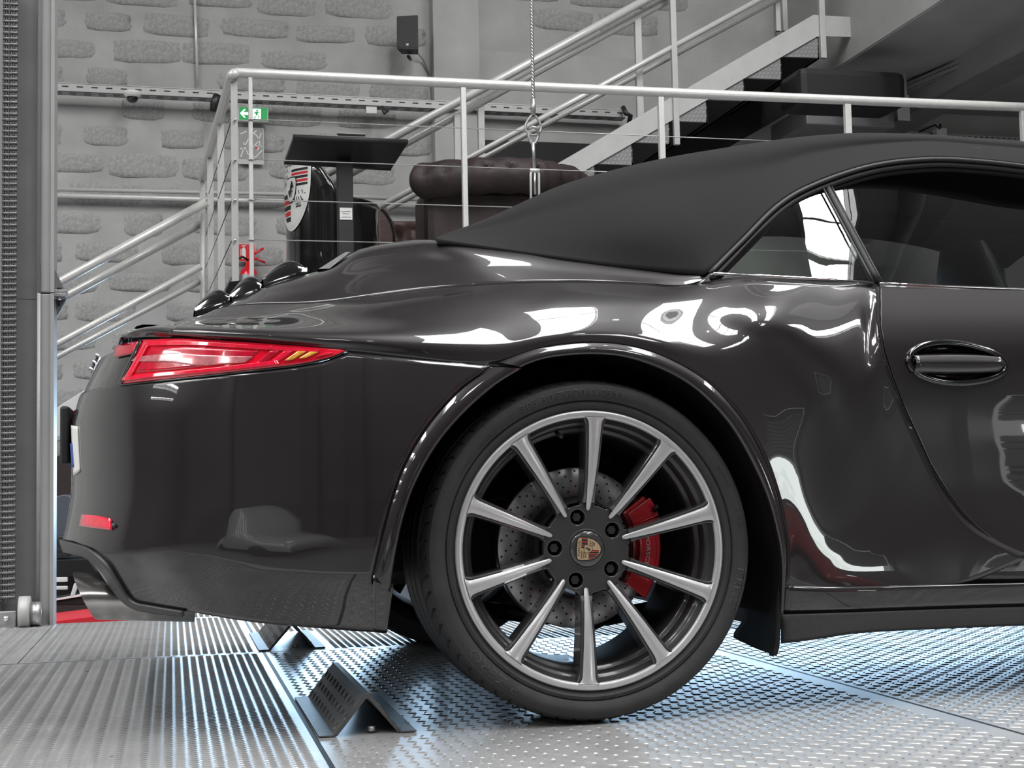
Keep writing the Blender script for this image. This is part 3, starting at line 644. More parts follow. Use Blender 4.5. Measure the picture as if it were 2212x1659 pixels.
# ---- wheels
Z0 = .3455
def wheel(parent, X, flip=False, detail=True):
    w = empty('rear_wheel' if X == 0 else 'front_wheel', (X, 0, Z0) if not flip else (X, 1.84, Z0), parent=parent)
    if flip: w.rotation_euler = (0, 0, pi)
    w['label'] = 'wheel with ten silver-faced spokes and a low black tyre'
    # tyre: sheared grid so the shoulder sipes are real notches
    NS = 62; sub = 8; N = NS*sub
    prof = [(.262, .035), (.270, .012), (.2805, .004), (.286, .0), (.292, -.004), (.298, -.003), (.300, -.0005), (.302, -.006), (.312, -.012), (.322, -.013), (.331, -.009), (.3335, -.0075), (.3345, -.004), (.3365, -.002),
            (.339, .004), (.3415, .012), (.3430, .022), (.3440, .032), (.3446, .042), (.3446, .050), (.3375, .053), (.3375, .061), (.3450, .064), (.3453, .09), (.3453, .115), (.338, .118), (.338, .128), (.3455, .131), (.3455, .17), (.338, .173), (.338, .183), (.345, .186), (.3445, .235), (.3375, .238), (.3375, .246), (.3440, .249), (.342, .275), (.336, .292), (.320, .30), (.29, .30), (.262, .27)]
    vs = []; K = len(prof)
    for i in range(N):
        for k, (r, y) in enumerate(prof):
            sh = 0
            if 12 <= k <= 19:
                sh = (y-.0)*.55 if y > .012 else .012*.55
            a = 2*pi*i/N+sh/.345
            if 14 <= k <= 18 and i % sub in (0,): r -= .0065 if k > 14 else .003
            if 27 < k < 37 and False: pass
            vs.append((r*cos(a), y, r*sin(a)))
    fs = [(i*K+k, i*K+k+1, ((i+1) % N)*K+k+1, ((i+1) % N)*K+k) for i in range(N) for k in range(K-1)]
    me = bpy.data.meshes.new('tyre'); me.from_pydata(vs, [], fs); ty = link('tyre', me, RUBBER, w); fixn(ty)
    ty.data.polygons.foreach_set('use_smooth', [True]*len(ty.data.polygons))
    es = ty.modifiers.new('es', 'EDGE_SPLIT'); es.split_angle = radians(38)
    # rim: machined lip ring, barrel steps
    tag(MB().lathe([(.2805, .010), (.2808, .001), (.2795, -.003), (.276, -.004), (.268, -.003), (.2662, -.001), (.2650, .003)], 160).obj('rim_lip', SILVER, w), 'machined silver outer lip')
    MB().lathe([(.2650, .003), (.258, .016), (.2555, .019), (.252, .020), (.249, .030), (.2475, .045), (.246, .047), (.240, .048), (.2375, .055), (.236, .075), (.235, .24), (.25, .28)], 128).obj('rim_barrel', DKBARREL, w)
    A0 = radians(87.0)
    def yface(r):   # face depth along the spoke: flat rim, sinking towards the hub
        return float(np.interp(r, [.06, .08, .12, .18, .24, .268], [.0355, .0345, .020, .006, -.001, -.003]))
    for k in range(10):
        a = A0-k*pi/5; rad = np.array([cos(a), 0, sin(a)]); tan = np.array([-sin(a), 0, cos(a)]); Yv = np.array([0, 1., 0])
        # dark spoke body
        stn = [(.094, .0135, .036), (.104, .0122, .040), (.14, .0125, .046), (.19, .0148, .050), (.235, .0170, .050), (.252, .0185, .045), (.2655, .0235, .02)]
        G = []
        for r, hw, dp in stn:
            y = yface(r)+.0015; sec = [(-hw*1.12, dp), (-hw*1.10, .004), (-hw, 0), (hw, 0), (hw*1.10, .004), (hw*1.12, dp), (0, dp+.012)]
            G.append([rad*r+tan*u+Yv*(y+v) for u, v in sec]+[rad*r+tan*sec[0][0]+Yv*(y+sec[0][1])])
        o = fixn(MB().grid(G, sm=False).obj('spoke', DKWHEEL, w, bevel=.0015))
        # machined face on it, a long wedge ending in a rounded point
        ps = [(.0785, .0012), (.080, .0034), (.084, .0046), (.11, .0062), (.15, .0082), (.19, .0103), (.23, .0122), (.2520, .0134), (.2590, .0146), (.2640, .0175), (.2672, .0225)]
        G = [[rad*r+tan*hw*u+Yv*(yface(r)-(.0016 if abs(u) < 1 else .0)) for u in (-1, -.93, 0, .93, 1)] for r, hw in ps]
        tag(fixn(MB().grid(G, sm=True).obj('spoke_face', SILVER, o)), 'machined silver face')
    # hub bowl with scalloped edge, holes for the bolts, cap
    cu = bpy.data.curves.new('hub', 'CURVE'); cu.dimensions = '2D'; cu.fill_mode = 'BOTH'; cu.extrude = .012; cu.bevel_depth = .0018; cu.bevel_resolution = 2
    def ringc(pts):
        sp_ = cu.splines.new('POLY'); sp_.points.add(len(pts)-1); sp_.use_cyclic_u = True
        for q_, (x_, y_) in zip(sp_.points, pts): q_.co = (x_, y_, 0, 1)
    o_ = []
    for i in range(200):
        a = 2*pi*i/200; dmin = min(abs((a-(A0-k*pi/5)+pi) % (2*pi)-pi) for k in range(10)); r = .0885+.024*math.exp(-(dmin/.115)**4); o_.append((r*cos(a), r*sin(a)))
    ringc(o_); ringc([(.037*cos(2*pi*i/48), .037*sin(2*pi*i/48)) for i in range(48)])
    for k in range(5):
        a = A0+pi/10-k*2*pi/5; ringc([(.067*cos(a)+.0172*cos(2*pi*i/28), .067*sin(a)+.0172*sin(2*pi*i/28)) for i in range(28)])
    to = bpy.data.objects.new('t', cu); COL.objects.link(to); hm = bpy.data.meshes.new_from_object(to.evaluated_get(bpy.context.evaluated_depsgraph_get())); bpy.data.objects.remove(to)
    for v in hm.vertices: x_, y_, z_ = v.co; rr_ = hypot(x_, y_); v.co = (x_, .0502-z_, y_)
    tag(link('hub', hm, DKWHEEL, w), 'dark grey hub')
    cap = MB().lathe([(.0001, .0285), (.012, .0288), (.025, .0298), (.0335, .0318), (.0362, .0335), (.0370, .037)], 64).obj('centre_cap', DKWHEEL, w)
    MB().lathe([(.0374, .038), (.0378, .0352), (.0395, .0345), (.0410, .0362)], 64).obj('cap_ring', GREYTRIM, cap)
    for k in range(5):
        a = A0+pi/10-k*2*pi/5; c = (.067*cos(a), 0, .067*sin(a))
        b = MB().lathe([(.0001, .064), (.0125, .064), (.0155, .058), (.0166, .042)], 28, (c[0], 0, c[2])).obj('bolt_well', BLACKP, w)
        n = MB(); P_ = [(.0085*(1+.10*cos(6*2*pi*i/36))*cos(2*pi*i/36), .0085*(1+.10*cos(6*2*pi*i/36))*sin(2*pi*i/36)) for i in range(36)]
        n.prism(P_, (c[0], .0445, c[2]), (1, 0, 0), (0, 0, 1), (0, .02, 0)); n.lathe([(.0045, .0443), (.0001, .047)], 12, (c[0], 0, c[2]))
        n.obj('lug_bolt', DKBARREL, w)
    # valve
    a = radians(103); MB().tube([(.246*cos(a), .05, .246*sin(a)), (.238*cos(a), .028, .238*sin(a)), (.234*cos(a), .018, .234*sin(a))], .0042, 8).obj('tyre_valve', RUBBER, w)
    # drive shaft, upright
    if detail: crest(w)
    return w
def crest(w):
    # enamel shield on the cap: drawn upright, then turned so that its top points to the rear of the car
    s = .00105; a = radians(4)
    c = np.array([.0, .0278, .0]); up = np.array([-cos(a), 0, sin(a)])*s; rt = np.array([sin(a), 0, cos(a)])*s
    shield(w, lambda x, y, lift: c+rt*x+up*y+np.array([0, -.00022*lift, 0]), 'crest', GOLD)
def poly_obj(name, polys, f, lift, m, parent, dens=1):
    vs = []; fs = []
    for P in polys:
        n = len(vs); vs += [tuple(f(x, y, lift)) for x, y in P]; fs.append(tuple(range(n, n+len(P))))
    me = bpy.data.meshes.new(name); me.from_pydata(vs, [], fs); return link(name, me, m, parent)
def clip_poly(P, Q):     # Sutherland-Hodgman, Q convex counter-clockwise
    out = list(P)
    for i in range(len(Q)):
        a, b = Q[i], Q[(i+1) % len(Q)]; inp = out; out = []
        if not inp: break
        ins = lambda p: (b[0]-a[0])*(p[1]-a[1])-(b[1]-a[1])*(p[0]-a[0]) >= -1e-9
        for j in range(len(inp)):
            p, q = inp[j], inp[(j+1) % len(inp)]
            if ins(p): out.append(p)
            if ins(p) != ins(q):
                d1 = (b[0]-a[0])*(p[1]-a[1])-(b[1]-a[1])*(p[0]-a[0]); d2 = (b[0]-a[0])*(q[1]-a[1])-(b[1]-a[1])*(q[0]-a[0]); t = d1/(d1-d2); out.append((p[0]+(q[0]-p[0])*t, p[1]+(q[1]-p[1])*t))
    return out
def shield_outline(k=1., n=10):
    R = [(0, -27)]
    for i in range(1, n+1): t = i/n; R.append((22*sin(t*pi/2)**.9, -27+32*(1-cos(t*pi/2))**.85+0*t))
    R += [(22.5, 12), (21.5, 20), (17, 22.0), (8, 22.6)]
    L = [(-x, y) for x, y in R[::-1] if x > 0]
    return [(x*k, y*k) for x, y in R+[(0, 23)]+L]
def strips(P, nx=8):     # cut a convex polygon into narrow columns so that it can be wrapped round a drum
    x0, x1 = min(p[0] for p in P), max(p[0] for p in P); out = []
    for i in range(nx):
        a, b = x0+(x1-x0)*i/nx, x0+(x1-x0)*(i+1)/nx; q = clip_poly(P, [(a, -99), (b, -99), (b, 99), (a, 99)])
        if len(q) > 2: out.append(q)
    return out
def shield(parent, f, nm, field, cut=1, lw=1.):
    out = shield_outline(1.06); inn = shield_outline(.96)
    base = poly_obj(nm+'_border', strips(out, 8 if cut > 1 else 1), f, 0, BLACKP if field is GOLD else WHITEP, parent)
    poly_obj(nm+'_field', strips(inn, 8 if cut > 1 else 1), f, 1, field, base)
    quad = {'r1': [(1, 13.5), (1, 1), (22, 1), (22, 13.5)], 'l2': [(-22, -2), (-22, -22), (-1, -22), (-1, -2)]}
    reds = []; blks = []
    for q in (quad['r1'], quad['l2']):
        x0 = min(p[0] for p in q); x1 = max(p[0] for p in q); y0 = min(p[1] for p in q); y1 = max(p[1] for p in q); k = 6 if field is GOLD else 5
        for i in range(k):
            if field is GOLD: r = [(x0+(x1-x0)*i/k+.3, y0), (x0+(x1-x0)*(i+1)/k-.3, y0), (x0+(x1-x0)*(i+1)/k-.3, y1), (x0+(x1-x0)*i/k+.3, y1)]
            else: r = [(x0, y0+(y1-y0)*i/k+.3), (x1, y0+(y1-y0)*i/k+.3), (x1, y0+(y1-y0)*(i+1)/k-.6), (x0, y0+(y1-y0)*(i+1)/k-.6)]
            r = clip_poly(r, shield_outline(.93))
            if len(r) > 2: (reds if i % 2 else blks).append(strips(r, 4) if cut > 1 else [r])
    for L_, m_ in ((reds, DKRED if field is GOLD else REDP), (blks, BLACKP)):
        for r in L_: poly_obj(nm+'_stripe', r, f, 2, m_, base)
    ant = []
    for (cx, cyy, sg) in ((-11, 7.5, 1), (10, -9, 1)):
        for r in range(3):
            yb = cyy+4.2-r*4.2; wd = 8-r*1.2 if cyy > 0 else 8-r*2.4; ant.append([(cx-wd, yb), (cx+wd, yb+.1), (cx+wd, yb+.9), (cx-wd, yb+.8)])
            for q in range(4): xx = cx-wd+.8+q*wd*.5; ant.append([(xx, yb+.5), (xx+.8, yb+.5), (xx-.4, yb+3.2), (xx-1.1, yb+3.0)])
    ant = [r for r in (clip_poly(p, shield_outline(.93)) for p in ant) if len(r) > 2]
    poly_obj(nm+'_antlers', ant, f, 2, BLACKP, base)
    # small centre shield with a rearing horse
    cs = [(x*.36, y*.36) for x, y in shield_outline(1.)]; poly_obj(nm+'_inner_border', [cs], f, 3, BLACKP, base); poly_obj(nm+'_inner_field', [[(x*.9, y*.9) for x, y in cs]], f, 4, field, base)
    horse = [[(-2.2, -5.5), (-1.2, -5.5), (-.6, -3), (.8, -1.2), (-.6, .8), (-2.6, -1.6)], [(-.6, -1.4), (1.2, .2), (2.0, 3.0), (.8, 4.2), (-.9, 1.6)], [(.8, 4.2), (2.0, 3.0), (3.6, 2.6), (3.4, 3.6), (1.9, 5.4), (1.2, 5.2)],
             [(.8, .8), (3.6, 1.4), (3.8, 0.2), (3.2, .2), (3.0, .8), (.9, -.2)], [(.4, -.6), (3.0, -1.2), (3.0, -2.6), (2.4, -2.5), (2.3, -1.7), (.2, -1.4)], [(-1.2, -2), (.8, -3.4), (.4, -5.4), (1.2, -5.4), (1.6, -3.0), (.2, -1.4)], [(-2.6, -1.2), (-4.2, -.4), (-4.6, -3.2), (-3.8, -3.2), (-3.4, -1.6)]]
    poly_obj(nm+'_horse', horse, f, 5, BLACKP, base)
    me = text_mesh('PORSCHE', 6.2, .0)
    for v in me.vertices: p = f(v.co.x*1.12, 17.6+v.co.y-(v.co.x/20)**2*0, 3); v.co = tuple(p)
    link(nm+'_lettering', me, BLACKP, base)
    return base
rw = wheel(car, 0.)
w2 = wheel(car, 0., True, False); wheel(car, 2.45, False, False); wheel(car, 2.45, True, False)
# raised sidewall lettering, following the circle clockwise
def arc_text(txt, mid_deg, r, size, spacing=1.0, m=RUBTXT, depth=.0006):
    me = text_mesh(txt, size, depth)
    for v in me.vertices:
        a = radians(mid_deg)-v.co.x*spacing/r; rr = r+v.co.y; y = float(np.interp(rr, [.302, .312, .322, .331], [-.006, -.012, -.013, -.009]))-.0004-abs(v.co.z)*(1 if v.co.z > 0 else 0)
        v.co = (rr*cos(a), y, rr*sin(a))
    return link('tyre_lettering', me, m, rw)
arc_text('305/30 ZR20 (103Y)', 97, .3165, .020, 1.35)
arc_text('P ZERO', 228, .3155, .026, 1.5)
arc_text('PIRELLI', 344, .3165, .022, 1.25)
arc_text('OUTSIDE', 27, .3175, .0095, 1.3); arc_text('P ZERO', 10, .318, .010, 1.3); arc_text('ROTATION', 146, .310, .0075, 1.3); arc_text('TREAD PLIES', 134, .309, .006, 1.2)
tag(MB().tube([(.3285*cos(radians(a)), -.0118, .3285*sin(radians(a))) for a in range(336, 353)], .0012, 5).obj('tyre_lettering_bar', RUBTXT, rw))
# brake disc (drilled), bell, caliper
dsc = MB().lathe([(.105, .128), (.105, .122), (.107, .1205), (.166, .1205), (.1675, .122), (.1675, .150), (.105, .150)], 128).obj('brake_disc', DISC, rw)
hl = MB()
for k in range(30):
    for j, r in enumerate((.117, .128, .139, .150, .160)):
        a = 2*pi*k/30+j*.075; c = np.array([r*cos(a), .1200, r*sin(a)]); hl.add([c+np.array([.0024*cos(b*pi/4), 0, .0024*sin(b*pi/4)]) for b in range(8)], [tuple(range(8))])
tag(hl.obj('drilled_hole', BLACKP, dsc), kind='stuff')
MB().lathe([(.095, .06), (.098, .075), (.100, .118), (.105, .121)], 64).obj('disc_bell', DKSTEEL, rw)
cal = empty('brake_caliper', (0, 0, Z0), parent=car); cal['label'] = 'red brake caliper behind the spokes'
def calseg(a0, a1, r0, r1, y0, y1, name, m, n=14, bev=.004):
    vs = []; 
    for i in range(n+1):
        a = radians(a0+(a1-a0)*i/n); vs += [(r*cos(a), y, r*sin(a)) for r, y in ((r0, y1), (r0, y0), (r1, y0), (r1, y1))]
    fs = [(i*4+k, i*4+(k+1) % 4, i*4+4+(k+1) % 4, i*4+4+k) for i in range(n) for k in range(4)]+[(0, 1, 2, 3), (n*4+3, n*4+2, n*4+1, n*4)]
    return fixn(MB().add(vs, fs).obj(name, m, cal, bevel=bev))
calseg(-38, 36, .118, .180, .092, .175, 'caliper_body', RED)
calseg(-27, 18, .128, .168, .078, .095, 'caliper_face', RED, bev=.005)
calseg(20, 33, .125, .186, .084, .12, 'caliper_end', RED, bev=.006); calseg(-38, -25, .122, .176, .086, .12, 'caliper_end', RED, bev=.006)
calseg(36, 43, .120, .168, .104, .14, 'brake_pad', BLACKP)
MB().tube([(.178*cos(.42), .08, .178*sin(.42)), (.186*cos(.47), .07, .186*sin(.47))], .005, 8).obj('bleed_nipple', BLACKP, cal)
me = text_mesh('PORSCHE', .0125, .0002)
for v in me.vertices:
    a = radians(-6)-v.co.x*1.45/.146; rr = .146+v.co.y; v.co = (rr*cos(a), .0774-v.co.z, rr*sin(a))
link('caliper_lettering', me, WHITEP, cal)
# boots, arms and hoses behind the disc
bt_ = MB()
for k in range(6): bt_.lathe([(.030, 0), (.036-.002*k, .006), (.030, .012)], 24, (-.150, .17+k*.014, .075))
bt_.obj('drive_boot', MATTEBLK, car).location = (0, 0, Z0)
ar_ = MB(); ar_.tube([(-.20, .30, -.13), (-.05, .24, -.15), (.1, .24, -.16), (.25, .32, -.15)], .018, 10); ar_.tube([(.05, .2, -.16), (.12, .24, -.14)], .026, 8); ar_.tube([(0, .15, 0), (0, .5, 0)], .06, 20)
ar_.tube([(.04, .24, .15), (.08, .22, .19), (.12, .24, .18), (.13, .3, .14)], .009, 8)
ar_.obj('suspension_arms', DKSTEEL, car).location = (0, 0, Z0)
# ---- tail light
def lamp(name, top, bot, m, out, parent=car, nu=40, nv=8, bulge=.0):
    return between(name, top, bot, m, lambda x, y: SP(x, y, out), nu, nv, parent, solid=.004)[0]
LT = [(309, 735), (400, 732.5), (500, 738), (600, 745), (680, 751), (746, 757.5)]
LB = [(263, 829), (350, 820), (450, 809.5), (560, 797), (650, 786), (715, 771), (746, 758.5)]
tl = lamp('tail_light', LT, LB, LENSRED, .002)
# inner piece on the other side of the split
lamp('tail_light_inner', [(251, 748), (275, 742), (304, 737)], [(249, 772), (268, 768), (288, 764)], LENSDK, .0015, tl, 12, 4)
lamp('lamp_rim', [(306, 734), (309, 734.5), (312, 735)], [(259, 829), (263, 829), (267, 829)], GLOSSBLK, .004, tl, 4, 10)
lamp('light_strip', [(318, 739), (400, 737), (500, 743), (600, 750), (690, 757)], [(314, 748), (400, 746), (500, 751), (600, 757), (690, 762)], LENSBR, .0065, tl)
lamp('light_strip', [(318, 745), (323, 745), (328, 745)], [(276, 816), (281, 817), (287, 817)], LENSBR, .0066, tl, 4, 12)
lamp('light_strip', [(274, 815), (350, 806), (450, 797), (560, 784), (600, 779)], [(270, 823), (350, 814), (450, 805), (560, 793), (605, 787)], LENSBR, .0066, tl)
lamp('lamp_chamber', [(330, 752), (400, 750), (480, 754), (560, 759)], [(296, 806), (380, 799), (450, 791), (530, 781)], LENSDK, .0045, tl)
lamp('white_reflector', [(300, 772), (380, 764), (450, 768), (548, 771)], [(290, 781), (370, 783), (430, 790), (530, 784)], LENSPK, .0060, tl)
for k, (x0, m_) in enumerate(((560, LENSDK), (592, LENSBR), (624, AMBER), (654, AMBER), (690, LENSBR))):
    sh = 36-k*4; lamp('lamp_fin', [(x0+sh-8, 757+k*1.3), (x0+sh, 757+k*1.3), (x0+sh+10, 758+k*1.3)], [(x0-8, 788-k*4.2), (x0, 788-k*4.4), (x0+9, 787-k*4.6)], m_, .0065, tl, 4, 6)
MB().tube([SP(px, py, .003) for px, py in resample([(263, 831.5), (350, 822.5), (450, 812), (560, 799.5), (650, 788.5), (716, 773.5), (748, 759)], 50)], .0018, 6).obj('lamp_edge', GLOSSBLK, tl)
# closing surface behind the lamp, spoiler lip and rear panel with script
between('lamp_housing', LT, LB, BLACKP, lambda x, y: SP(x, y, -.006), 30, 4, tl)
i0_, zt_ = isect(300, 740)[0], isect(300, 740)[1][2]-.006
back = [[S(i, .70+(zt_-.70)*k/7) for i in np.linspace(i0_, NPL-1.01, 30)] for k in range(8)]
for row in back:
    for p in row: p[0] += .004
MB().grid(back).grid(mirror(back)).obj('rear_panel', GLOSSBLK, car)
k0 = isect(362, 729)[0]
G = []
spx = [(362, 729), (330, 728), (300, 729), (272, 735), (256, 745)]; spu = [(372, 709), (340, 707), (305, 710), (276, 720), (258, 737)]
A = [SP(*p, .002) for p in spx]; B = [SP(*p, .001) for p in spu]
C2 = [at(*p) for p in ((405, 697, .46), (370, 700, .56), (335, 704, .66), (300, 708, .78), (285, 712, .9))]
D2 = [at(*p) for p in ((470, 668, .58), (440, 678, .68), (405, 692, .78), (370, 700, .86), (355, 702, .92))]
A[-1][1] = max(A[-1][1], .62); A.append(np.array([A[-1][0]-.004, .92, A[-1][2]+.002])); B.append(np.array([A[-1][0]-.002, .92, A[-1][2]+.006])); C2.append(np.array([C2[-1][0]+.004, .93, C2[-1][2]])); D2.append(np.array([D2[-1][0]+.01, .93, D2[-1][2]]))
Gs = tensor([A, B, C2, D2], 8, 5)
fixn(MB().grid(Gs).grid(mirror(Gs)).obj('engine_lid', PAINT, car))
MB().tube([at(362, 716, .33), at(374, 704, .40), at(380, 700, .44)], .0012, 5).obj('panel_gap', CHROME, car)
zc = .79; rx = float(S(NPL-1.01, zc)[0])
put_text('rear_lettering', 'PORSCHE', .060, (rx-.0, .94, zc), (0, -1, 0), (.45, 0, 1), CHROME, car, .004, 1.7)
# plate and label reflections painted on as decals, plate holder, tow cap, reflector
lamp('plate_reflection', [(158, 919), (164, 920), (171, 921)], [(163, 1028), (169, 1024), (176, 1018)], WHITEP, .003, car, 4, 14)
lamp('reflection_band', [(157.5, 958), (160, 958), (162, 958)], [(161, 1010), (163, 1009), (165.5, 1008)], mat('blue_print', (.02, .07, .3), .5), .0045, car, 4, 8)  # blue stripe of the painted plate reflection
lamp('red_reflection', [(154, 888), (158, 887), (163, 886)], [(148, 918), (151, 921), (155, 924)], DKRED, .003, car, 4, 8)  # red reflection painted onto the bumper as a decal
hz0, hz1 = at(140, 1002, .66)[2], at(150, 878, .66)[2]
MB().box(-1.071, -1.050, .64, 1.20, hz0, hz1).obj('plate_holder', MATTEBLK, car, bevel=.006)
lamp('side_reflector', [(182, 1111), (215, 1114), (243, 1120)], [(177, 1136), (210, 1141), (246, 1145)], LENSBR, .004, car, 12, 4)
MB().tube([SP(248, 1132, .004), SP(252, 1138, .004)], .004, 8).obj('parking_sensor', GREYTRIM, car)
# exhaust trim and pipe
tr_o = [(135, 1166), (165, 1173), (200, 1186), (236, 1216), (265, 1262), (292, 1298), (335, 1309), (400, 1320)]
tr_i = [(146, 1192), (165, 1196), (195, 1205), (222, 1232), (250, 1272), (285, 1308), (330, 1322), (400, 1330)]
between('exhaust_surround', tr_o, tr_i, GREYTRIM, lambda x, y: SP(x, y, .006), 60, 5, bumper, solid=.008)
between('diffuser', [(150, 1195), (168, 1198), (196, 1208), (222, 1235)], [(178, 1236), (200, 1240), (225, 1246), (250, 1270)], MATTEBLK, lambda x, y: SP(x, y, -.03), 20, 6, bumper)
ex = MB(); Gp = []
c0 = at(205, 1286, .36); c1 = at(420, 1292, .36)
for k in range(13):
    t = k/12.; c = c0*(1-t)+c1*t; ring_ = []
    for j in range(33):
        a = 2*pi*j/32; ry, rz = .085, .050
        ring_.append(c+np.array([(-.020-.024*sin(a))*(1-t), ry*cos(a), rz*sin(a)]))
    Gp.append(ring_)
inner = [[p*1. for p in Gp[0]]]
for k in range(1, 6):
    inner.append([c0+(p-c0)*.93+np.array([.03*k, 0, 0]) for p in Gp[0]])
ex.grid(Gp); ex.grid(inner); ex.obj('exhaust_tip', mat('brushed_exhaust_steel', (.42, .41, .40), .24, .95, 0, .1, 30), car)
# rear glossy blades of the engine grille and the high lamp
for (x0, y0, x1, y1, Y, hh) in ((420, 668, 500, 642, .80, 17), (495, 640, 570, 615, .80, 18), (568, 606, 662, 580, .78, 18)):
    a = at(x0, y0, Y); b = at(x1, y1, Y); G = []
    for k in range(15):
        t = k/14.; c = a*(1-t)+b*t; h = .056*hh/18*(sin(pi*min(1, t*.5+.02))**.7)*(1-t**4*.9); G.append([c+np.array([0, y_, h*(1-(abs(y_-.13)/.15)**4)]) for y_ in np.linspace(-.02, .28, 9)]+[c+np.array([0, .28, -.03])])
    G = [[np.array([g[0][0], g[0][1], g[0][2]-.02])]+g for g in G]
    o = fixn(MB().grid(G).obj('grille_blade', GLOSSBLK, car))
a, b, c, d = at(688, 581, .68), at(745, 545, .64), at(757, 544, .61), at(712, 580, .62)
MB().add([a, b, c, d, a+np.array([0, .3, 0]), b+np.array([0, .3, 0])], [(0, 3, 2, 1), (0, 1, 5, 4)]).obj('third_brake_light', STEEL, car)
MB().prism([(0, 0), (.09, .0), (.075, .042), (.02, .04)], at(480, 643, .95), (1, 0, .1), (0, 0, 1), (0, .5, 0)).obj('grille_frame', GLOSSBLK, car)
# ---- cabin: seats, dashboard mirror, far trim seen through the panes
def seat(X, Y):
    s = MB(); G = []
    for k, (x, z, w, th) in enumerate(((0, .45, .24, .06), (-.03, .60, .25, .07), (-.08, .78, .24, .06), (-.12, .92, .16, .05), (-.14, 1.02, .13, .045), (-.15, 1.08, .10, .03))):
        G.append([np.array([X+x+th*cos(a)*1., Y+w*sin(a), z]) for a in np.linspace(0, 2*pi, 17)])
    s.grid(G); s.box(X-.02, X+.5, Y-.24, Y+.24, .38, .48); return s.obj('seat', MATTEBLK, car, bevel=.02)
seat(1.35, .55); seat(1.35, 1.30)
MB().box(.4, 3.0, .17, 1.67, .36, .40).obj('cabin_floor', MATTEBLK, car)
MB().box(.35, .95, .22, 1.62, .40, .86).obj('rear_bench', MATTEBLK, car, bevel=.06)
MB().box(2.3, 2.9, .2, 1.64, .45, .93).obj('dashboard', MATTEBLK, car, bevel=.08)

# ================================================================== UPPER LEVEL AND ITS RAILING
RY = 4.0; zr = at(1366, 196, RY)[2]; FZ = 1.25
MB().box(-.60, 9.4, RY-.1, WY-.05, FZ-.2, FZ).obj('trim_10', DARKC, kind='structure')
rail = empty('railing', (at(505, 600, RY)[0], RY, FZ), 'pale tubular railing with thin wire cables behind the car', 'railing'); RB = np.array(rail.location)
def R_(mb, name, m, parent=rail, base=None, **k):
    base = np.array(base if base is not None else (parent.location)); mb.v = [tuple(np.array(p)-base) for p in mb.v]; return mb.obj(name, m, parent, **k)
e0 = atz(436, 386, zr)
pts = [e0, atz(470, 268, zr)]+[atz(490, 200, zr), at(499, 166, RY), at(510, 158.5, RY), at(532, 158.5, RY)]+[at(x, 158.5+(x-530)*(231.5-158.5)/(2212-530)-5*sin(pi*(x-530)/1700.)*-.4, RY) for x in (760, 1000, 1300, 1600, 1900, 2212, 2400)]
R_(MB().tube(crom(pts, 5), .0245, 16), 'handrail', RAILPAINT)
def post(px0, px1, ytop, Y, name='post', m=LTPAINT, parent=rail, zb=FZ, th=.03, cap=True):
    a = at(px0, ytop, Y); b = at(px1, ytop, Y); mb = MB().box(a[0], b[0], Y, Y+th, zb, a[2]); return R_(mb, name, m, parent, bevel=.002)
post(498, 513, 166, RY)
sp = []
for (p0, p1, yt) in ((469, 484, 268), (447, 461, 341), (431, 444, 392)):
    q = atz((p0+p1)/2, yt-8, zr); sp.append(q); a = at(p0, yt, q[1]); b = at(p1, yt, q[1]); R_(MB().box(a[0], b[0], q[1], q[1]+.03, FZ, a[2]), 'post', LTPAINT, bevel=.002)
for x, w, yt in ((540.5, 9, 168), (1000, 11, 190), (1426.5, 12, 210), (1829.5, 13, 225), (2210, 13, 240)):
    lean = .012
    a = at(x-w/2, yt, RY); b = at(x+w/2, yt, RY); R_(MB().box(a[0], b[0], RY-.015, RY+.015, FZ, a[2]), 'baluster', RAILPAINT, bevel=.003)
for (xa, ya, xb, yb) in ((541, 257.5, 2212, 327), (541, 344, 2212, 403), (541, 431, 2212, 480), (541, 517.5, 2212, 553)):
    a, b = at(xa, ya, RY+.0), at(xb, yb, RY); R_(MB().tube([a, b+(b-a)*.1], .0026, 6), 'wire_cable', GALV)
    R_(MB().tube([at(535, ya, RY-.018), at(552, ya+.5, RY-.018)], .0045, 8), 'cable_fitting', STEEL)
    c = at(508, ya+2, RY-.004); R_(MB().tube([c, c+np.array([0, -.012, 0])], .0065, 10), 'screw_head', STEEL)
for yc in (259, 346, 435, 521, 600):
    c = at(500, yc, RY); dirv = (sp[-1]-at(500, 166, RY)); dirv[2] = 0
    R_(MB().tube([c, c+dirv], .0022, 5), 'wire_cable', DKSTEEL)
# ---- lower flight handrails
def tubes(nm, parent, segs, m=RAILPAINT):
    for (xa, ya, xb, yb, Y, r) in segs: R_(MB().tube([at(xa, ya, Y), at(xb, yb, Y)], r, 12), nm, m, parent)
ls = empty('lower_stair_rail', tuple(at(430, 700, 5.6)), 'two pairs of pale diagonal handrail tubes left of the railing posts', 'handrail')
tubes('handrail', ls, [(446, 437, -60, 713, 5.6, .027), (434, 483, -60, 750, 5.75, .0245), (434, 576, -60, 842, 5.6, .0200), (434, 607, -60, 868, 5.75, .017)])
for x, yt, yb in ((-30, 700, 1100), (438, 440, 640)): a = at(x, yt, 5.68); R_(MB().tube([a, np.array([a[0], a[1], .9])], .015, 8), 'post', LTPAINT, ls)
